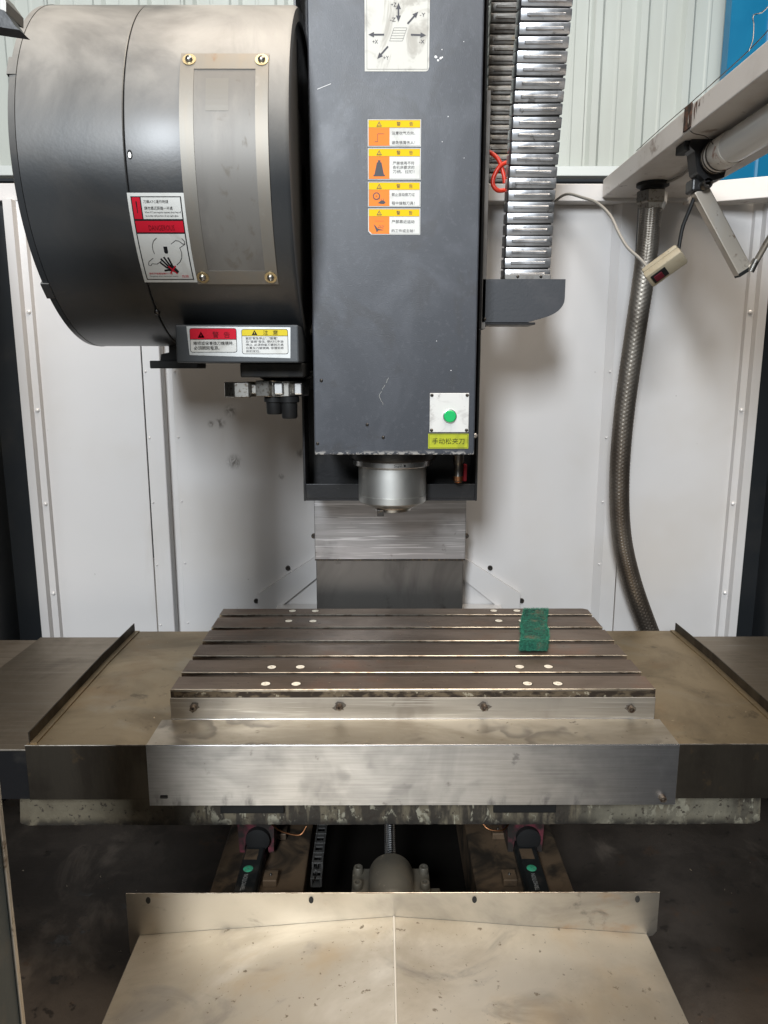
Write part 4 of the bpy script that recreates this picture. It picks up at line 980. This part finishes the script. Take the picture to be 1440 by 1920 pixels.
# tool change arm under the magazine
b = MB(); b.box(-.2900, -.160, 1.56, 1.78, 1.531, 1.5602, .003); b.lathe([(1.5309, .055), (1.528, .052), (1.524, .045)], (-.215, 1.68), 'z', 32); b.build('arm_hub', 'black_matt', mg)
ta = thing('tool_change_arm', 'bright steel tool change arm with gripper fingers under the magazine', 'gripper arm', (-.215, 1.66, 1.49))
P = [(-.268, 1.610), (-.240, 1.604), (-.232, 1.612), (-.214, 1.606), (-.196, 1.606), (-.178, 1.622), (-.160, 1.66), (-.165, 1.72), (-.20, 1.75), (-.245, 1.74), (-.262, 1.70)]
b = MB(); b.prism(P, 1.4900, 1.5235, 'z'); bmesh.ops.bevel(b.bm, geom=[e for e in b.bm.edges], offset=.0015, segments=1, affect='EDGES'); b.build('arm_body', 'bolt_steel', ta)
P = [(-.336, 1.618), (-.311, 1.598), (-.280, 1.598), (-.276, 1.606), (-.288, 1.622), (-.293, 1.640), (-.278, 1.662), (-.262, 1.668), (-.262, 1.690), (-.29, 1.69), (-.325, 1.668), (-.336, 1.645)]
b = MB(); b.prism(P, 1.4885, 1.5205, 'z'); bmesh.ops.bevel(b.bm, geom=[e for e in b.bm.edges], offset=.0015, segments=1, affect='EDGES'); b.build('gripper_finger', 'bolt_steel', ta)
b = MB(); b.box(-.281, -.262, 1.612, 1.640, 1.496, 1.516, .002); b.build('finger_link', 'bolt_steel', ta)
b = MB(); b.box(-.2280, -.2075, 1.598, 1.61, 1.4945, 1.519, .003); b.build('lock_pin', 'spindle_polished', ta)
b = MB(); b.box(-.186, -.168, 1.604, 1.64, 1.494, 1.520, .003); b.build('lock_pin', 'spindle_polished', ta)
for x, y, z0, r in ((-.2325, 1.635, 1.4515, .0175), (-.1985, 1.625, 1.4430, .0175)):
    b = MB(); b.lathe([(1.4895, r + .004), (1.478, r + .004), (1.477, r), (z0 + .003, r * .96), (z0, r * .86)], (x, y), 'z', 28); b.build('plunger', 'rubber', ta, True)
b = MB(); b.tube([(-.175, 1.66, 1.523), (-.14, 1.66, 1.535)], .003, 8); b.box(-.185, -.130, 1.70, 1.76, 1.505, 1.545, .003); b.build('arm_joint', 'black_matt', ta)
lb = thing('stop_bracket', 'black stop bracket under the drum left of the warning plate', 'bracket', (-.45, 1.72, 1.55))
b = MB(); b.box(-.5115, -.4055, 1.68, 1.76, 1.5490, 1.5660, .002); b.build('foot_plate', 'black_matt', lb)
b = MB(); b.prism([(-.490, 1.5662), (-.4050, 1.5662), (-.4050, 1.66), (-.470, 1.66), (-.470, 1.584), (-.488, 1.580)], 1.69, 1.75, 'y'); b.build('upright', 'black_matt', lb)

# ================================================================== CABLE CARRIER
cc = thing('cable_carrier', 'shiny ribbed metal cable carrier rising from the bracket on the right of the head', 'cable carrier', (.34, 1.82, 1.753))
path = spline([(1.845, 1.756), (1.835, 1.85), (1.812, 1.98), (1.778, 2.12), (1.738, 2.27), (1.70, 2.42), (1.70, 2.56), (1.76, 2.70), (1.90, 2.79), (2.05, 2.76), (2.15, 2.66), (2.19, 2.52), (2.212, 2.38), (2.222, 2.24), (2.224, 2.10), (2.224, 2.052)] and
              [(p[0], 0, p[1]) for p in ((1.845, 1.756), (1.835, 1.85), (1.812, 1.98), (1.778, 2.12), (1.738, 2.27), (1.70, 2.42), (1.70, 2.56), (1.76, 2.70), (1.90, 2.79), (2.05, 2.76), (2.15, 2.66), (2.19, 2.52), (2.215, 2.38), (2.225, 2.24), (2.226, 2.10), (2.226, 2.050))], 16)
# resample at the link pitch
pitch = .0248; acc = 0; marks = [(path[0], (path[1] - path[0]).normalized())]
for a_, b_ in zip(path, path[1:]):
    l = (b_ - a_).length
    while acc + l >= pitch:
        t = (pitch - acc) / l; a_ = a_ + (b_ - a_) * t; l = (b_ - a_).length; acc = 0
        marks.append((a_.copy(), (b_ - a_).normalized()))
    acc += l
def link_mesh(m):
    b = MB(); b.box(-.0535, .0535, -.030, .030, -.0114, .0108, .0024, 2)
    b.box(-.040, .040, -.0340, -.0296, -.0036, .0026, .0010, 1); b.box(-.040, .040, .0296, .0340, -.0036, .0026, .0010, 1)
    return b.mesh('link', m, True)
LK, LD = link_mesh('carrier_metal'), link_mesh('carrier_dirty')
nb = MB(); nb.box(-.0490, .0490, -.0255, .0255, -.0140, .0140, .002, 1); NK = nb.mesh('joint_gap', 'carrier_edge')
for i, (p, d) in enumerate(marks):
    ang = math.atan2(-d.x, d.z)           # lean in the y-z plane (path x holds y)
    front = i < 36
    x = .3415 - (.000 if front else .0) 
    o = obj('link', LK if front else LD, cc, (x + random.uniform(-.0006, .0006), p.x, p.z + .012), (ang + random.uniform(-.03, .03), random.uniform(-.008, .008), random.uniform(-.015, .015)))
    obj('joint_core', NK, cc, (x, p.x, p.z + .012), (ang, 0, 0))
b = MB(); b.box(.288, .395, 1.808, 1.875, 1.7527, 1.7640, .001); ep = b.build('end_plate', 'carrier_dirty', cc)
for x in (.318, .372): obj('screw', SCREW_S, ep, (x, 1.808, 1.759))
ah = thing('air_hose', 'bright red air hose loop between the head and the cable carrier', 'hose', (.27, 1.9, 1.98))
for pts in ([(.225, 1.93, 2.062), (.255, 1.92, 2.060), (.280, 1.91, 2.040), (.293, 1.905, 2.005), (.297, 1.905, 1.985)], [(.300, 1.905, 2.032), (.283, 1.90, 2.022), (.269, 1.90, 1.998), (.268, 1.90, 1.980), (.280, 1.90, 1.968), (.300, 1.905, 1.970)]):
    b = MB(); b.tube(spline(pts, 10), .0052, 12); b.build('hose', 'red_hose', ah, True)

# ================================================================== RIGHT BEAM, LAMP, HOSE
bm_ = thing('roof_beam', 'white rust stained beam running from the back wall to the upper right', 'beam', (.72, 1.4, 2.0))
b = MB(); b.box(.606, .842, .45, 2.168, 2.008, 2.055, .002); b.build('beam', 'beam_paint', bm_)
P = [(.6048, 1.585 + .010 * math.cos(k * .6) * random.uniform(.7, 1.3), 2.033 + .020 * math.sin(k * .6) * random.uniform(.8, 1.15)) for k in range(10)]
b = MB(); b.box(.6030, .6058, 1.570, 1.606, 2.012, 2.057, .001); b.build('rust_patch', 'rust', bm_)
for yy, hh in ((1.560, .030), (1.553, .022), (1.54, .012)):
    b = MB(); b.poly([(.6054, yy + random.uniform(-.003, .003), 2.052 - hh * t + random.uniform(-.002, .002)) for t in (0, .3, .6, 1)] + [(.6054, yy - .004 + random.uniform(-.002, .002), 2.052 - hh * t) for t in (1, .6, .3, 0)]); b.build('rust_patch', 'rust', bm_)
tw = thing('tie_wire', 'thin dark tie wire along the top edge of the white beam', 'wire', (.61, 1.4, 2.05))
b = MB(); b.tube(spline([(.607, 1.90, 2.057), (.606, 1.75, 2.059), (.607, 1.60, 2.060), (.6045, 1.585, 2.050), (.6035, 1.580, 2.020), (.612, 1.578, 2.004), (.640, 1.575, 1.995), (.660, 1.57, 1.97)]), .0009, 6); b.build('wire', 'bolt_dark', tw, True)
b = MB(); b.tube(spline([(.607, 1.60, 2.060), (.606, 1.48, 2.061), (.607, 1.37, 2.064), (.61, 1.30, 2.072), (.613, 1.27, 2.085), (.607, 1.275, 2.093), (.613, 1.255, 2.100), (.616, 1.25, 2.108)]), .0009, 6); b.build('wire', 'bolt_dark', tw, True)
b = MB(); b.tube(spline([(.607, 1.35, 2.064), (.605, 1.335, 2.075), (.600, 1.325, 2.092), (.596, 1.32, 2.104), (.601, 1.30, 2.101), (.611, 1.28, 2.113), (.618, 1.27, 2.124)]), .0009, 6); b.build('wire', 'chrome', tw, True)

lm = thing('tube_lamp', 'white tubular work lamp under the beam with rust stained end', 'lamp', (.683, 1.2, 1.975))
b = MB(); b.lathe([(.45, .0305), (1.555, .0305), (1.556, .028)], (.683, 1.972), 'y', 40); b.build('tube', 'lamp_tube', lm, True)
b = MB(); b.lathe([(1.548, .0312), (1.552, .0325), (1.600, .0325), (1.604, .031), (1.608, .0325), (1.625, .0325), (1.630, .029)], (.683, 1.972), 'y', 40); b.build('end_cap', 'lamp_end', lm, True)
for y in (1.598, 1.612, 1.622):
    b = MB(); b.lathe([(y, .0335), (y + .004, .0335)], (.683, 1.972), 'y', 32); b.build('clamp_band', 'bolt_dark', lm, True)
b = MB(); b.prism([(.632, 2.0075), (.700, 2.0075), (.712, 1.975), (.705, 1.935), (.670, 1.925), (.648, 1.945), (.640, 1.985), (.628, 1.995)], 1.632, 1.672, 'y'); b.build('mount', 'black_paint', lm)
b = MB(); b.box(.622, .642, 1.64, 1.69, 1.990, 2.0075, .002); b.build('mount_foot', 'rubber', lm)

br = thing('lamp_strut', 'hinged steel strut hanging below the lamp clamp', 'strut', (.70, 1.67, 1.93))
b = MB(); b.box(.648, .675, 1.650, 1.69, 1.912, 1.938, .004); b.build('pivot_block', 'black_paint', br)
obj('pivot_bolt', cap_screw(.011, .02, 'bolt_dark'), br, (.673, 1.652, 1.924))
d = Vector((.776 - .668, 0, 1.752 - 1.918)); L_ = d.length; an = math.atan2(d.x, -d.z)
mt = Matrix.Translation((.668, 1.665, 1.918)) @ Matrix.Rotation(-an, 4, 'Y')
b = MB(); b.box(-.016, .016, -.012, .012, -L_, 0, .002, mtx=mt); b.build('square_tube', 'arm_steel', br)
b = MB(); b.box(-.0155, .0155, -.0125, .0125, -L_ - .004, -L_ + .004, .001, mtx=mt); b.build('tube_end', 'rubber', br)
b = MB(); b.tube([(.787, 1.655, 1.752), (.795, 1.65, 1.776)], .0075, 12); b.build('rod_joint', 'bolt_steel', br, True)
b = MB(); b.tube([(.795, 1.65, 1.772), (.808, 1.63, 1.815), (.880, 1.55, 1.99)], .0062, 12); b.build('rod', 'arm_steel', br, True)

sw = thing('inline_switch', 'cream cord switch with red rocker hanging from black cable', 'switch', (.612, 1.68, 1.765))
mt = Matrix.Translation((.6115, 1.68, 1.7665)) @ Matrix.Rotation(R(36), 4, 'Y') @ Matrix.Rotation(R(34), 4, 'Z') @ Matrix.Rotation(R(26), 4, 'X')
b = MB(); b.box(-.020, .020, -.016, .004, -.043, .043, .005, mtx=mt); sb_ = b.build('body', 'switch_cream', sw, True)
b = MB(); b.box(-.0185, .0185, .0042, .018, -.0415, .0415, .005, mtx=mt); b.build('rear_shell', 'switch_cream', sw, True)
b = MB(); b.box(-.0135, .0105, -.0180, -.0158, -.034, .000, .001, mtx=mt); rk = b.build('rocker_bezel', 'rubber', sw)
b = MB(); b.box(-.0095, .0065, -.0205, -.0175, -.029, -.010, .001, mtx=mt); b.build('rocker', 'switch_red', rk)
b = MB(); b.tube(spline([(.664, 1.67, 1.912), (.655, 1.675, 1.880), (.645, 1.68, 1.845), (.640, 1.68, 1.805), (.638, 1.68, 1.792)]), .0040, 10); b.build('black_cable', 'rubber', sw, True)
b = MB(); b.tube(spline([(.585, 1.69, 1.757), (.573, 1.72, 1.785), (.552, 1.75, 1.815), (.540, 1.78, 1.85), (.530, 1.82, 1.895), (.515, 1.88, 1.935), (.498, 1.95, 1.962), (.48, 2.05, 1.992), (.47, 2.165, 1.995)]), .0035, 10); b.build('grey_cable', 'cable_grey', sw, True)
b = MB(); b.tube(spline([(.700, 2.03, 2.006), (.715, 1.92, 2.001), (.705, 1.80, 1.998), (.69, 1.70, 1.985)]), .0035, 8); b.build('lamp_cable', 'cable_grey', sw, True)

bh = thing('braided_hose', 'long braided metal hose hanging from the beam in front of the white wall', 'hose', (.68, 2.0, 2.0))
ctr = spline([(.6849, 2.0, 2.000), (.6835, 2.0, 1.92), (.6790, 2.0, 1.81), (.6680, 2.015, 1.63), (.6610, 2.04, 1.44), (.6645, 2.06, 1.255), (.688, 2.085, 1.085), (.732, 2.10, .938), (.803, 2.11, .770), (.86, 2.11, .66)], 50)
NSEG = 60
def braid(i, k):
    th_ = 2 * math.pi * k / NSEG
    colm = math.cos(th_ * 10)                       # strands run in ten columns
    z = i * .0029
    ch = math.cos(2 * math.pi * (z / .0085 + (.5 if colm > 0 else 0) + .25 * abs(colm)))
    return .0268 + .0011 * ch * (.4 + .6 * abs(colm)) - (.0012 if abs(colm) < .25 else 0)
b = MB(); b.tube(ctr, .027, NSEG, rf=braid); b.build('braid', 'braid', bh, True)
b = MB(); b.lathe([(2.0075, .040), (2.000, .040), (1.995, .030), (1.985, .030)], (.685, 2.0), 'z', 24); b.build('gland', 'rubber', bh, True)
b = MB(); b.lathe([(1.988, .036), (1.986, .039), (1.960, .039), (1.956, .036), (1.945, .031)], (.685, 2.0), 'z', 6); b.build('hex_nut', 'bolt_steel', bh)

# dark guard at the top left corner
tg = thing('dark_guard', 'dark pointed sheet metal edge poking in at the top left corner', 'guard', (-.5, .9, 1.92))
b = MB(); b.prism([(-.60, 1.90), (-.43, 1.912), (-.405, 1.9085), (-.388, 1.9062), (-.393, 1.911), (-.4025, 1.925), (-.60, 1.99)], .885, .91, 'y'); b.build('edge', 'black_paint', tg)
b = MB(); b.prism([(-.60, 1.991), (-.4030, 1.9258), (-.4020, 1.936), (-.412, 1.95), (-.60, 2.02)], .89, .93, 'y'); b.build('rim', 'steel_dark', tg)

# ================================================================== SMALL DIRT
# loose chips on the table, covers and apron
V, F = [], []
def chip(x, y, z, s):
    a = random.uniform(0, 6.28); n = random.randint(2, 4); prev = None; cur = random.uniform(-1, 1)
    px, py = x, y
    for k in range(n + 1):
        wx, wy = -math.sin(a) * s * .25, math.cos(a) * s * .25
        zz = z + s * .3 * abs(math.sin(k * 1.3))
        o = len(V); V.extend([(px - wx, py - wy, zz), (px + wx, py + wy, zz + s * .15)])
        if k: F.append((o - 2, o - 1, o + 1, o))
        px += math.cos(a) * s * .5; py += math.sin(a) * s * .5; a += cur
for k in range(90): chip(random.uniform(-.42, .55), random.choice([random.uniform(ys[2 * q] + .004, ys[2 * q + 1] - .004) for q in range(6)]), .9003, random.uniform(.0010, .0028))
for k in range(40): chip(random.uniform(-.44, .56), random.uniform(1.335, 1.43), .8353, random.uniform(.001, .003))
for k in range(40): chip(random.choice((random.uniform(-.66, -.45), random.uniform(.58, .80))), random.uniform(1.36, 1.95), .8385, random.uniform(.001, .0028))
for k in range(45):
    x = random.uniform(-.44, .48); z = .548 - abs(x - .0228) * .0815; chip(x, random.uniform(.95, 1.20), z + .0012, random.uniform(.0008, .0018))
for k in range(40):
    x = random.choice((random.uniform(-1.0, -.47), random.uniform(.52, 1.0)))
    chip(x, random.uniform(1.15, 1.7), .262 + (abs(x) - .35) * .08, random.uniform(.002, .005))
me = bpy.data.meshes.new('metal_chips'); me.from_pydata(V, [], F); me.materials.append(M['chip_metal'])
tag(obj('metal_chips', me), 'tiny bright metal chips scattered over table, covers and tray', 'metal chips', kind='stuff')
for o in ROOTS:
    if '_o' in o: del o['_o']
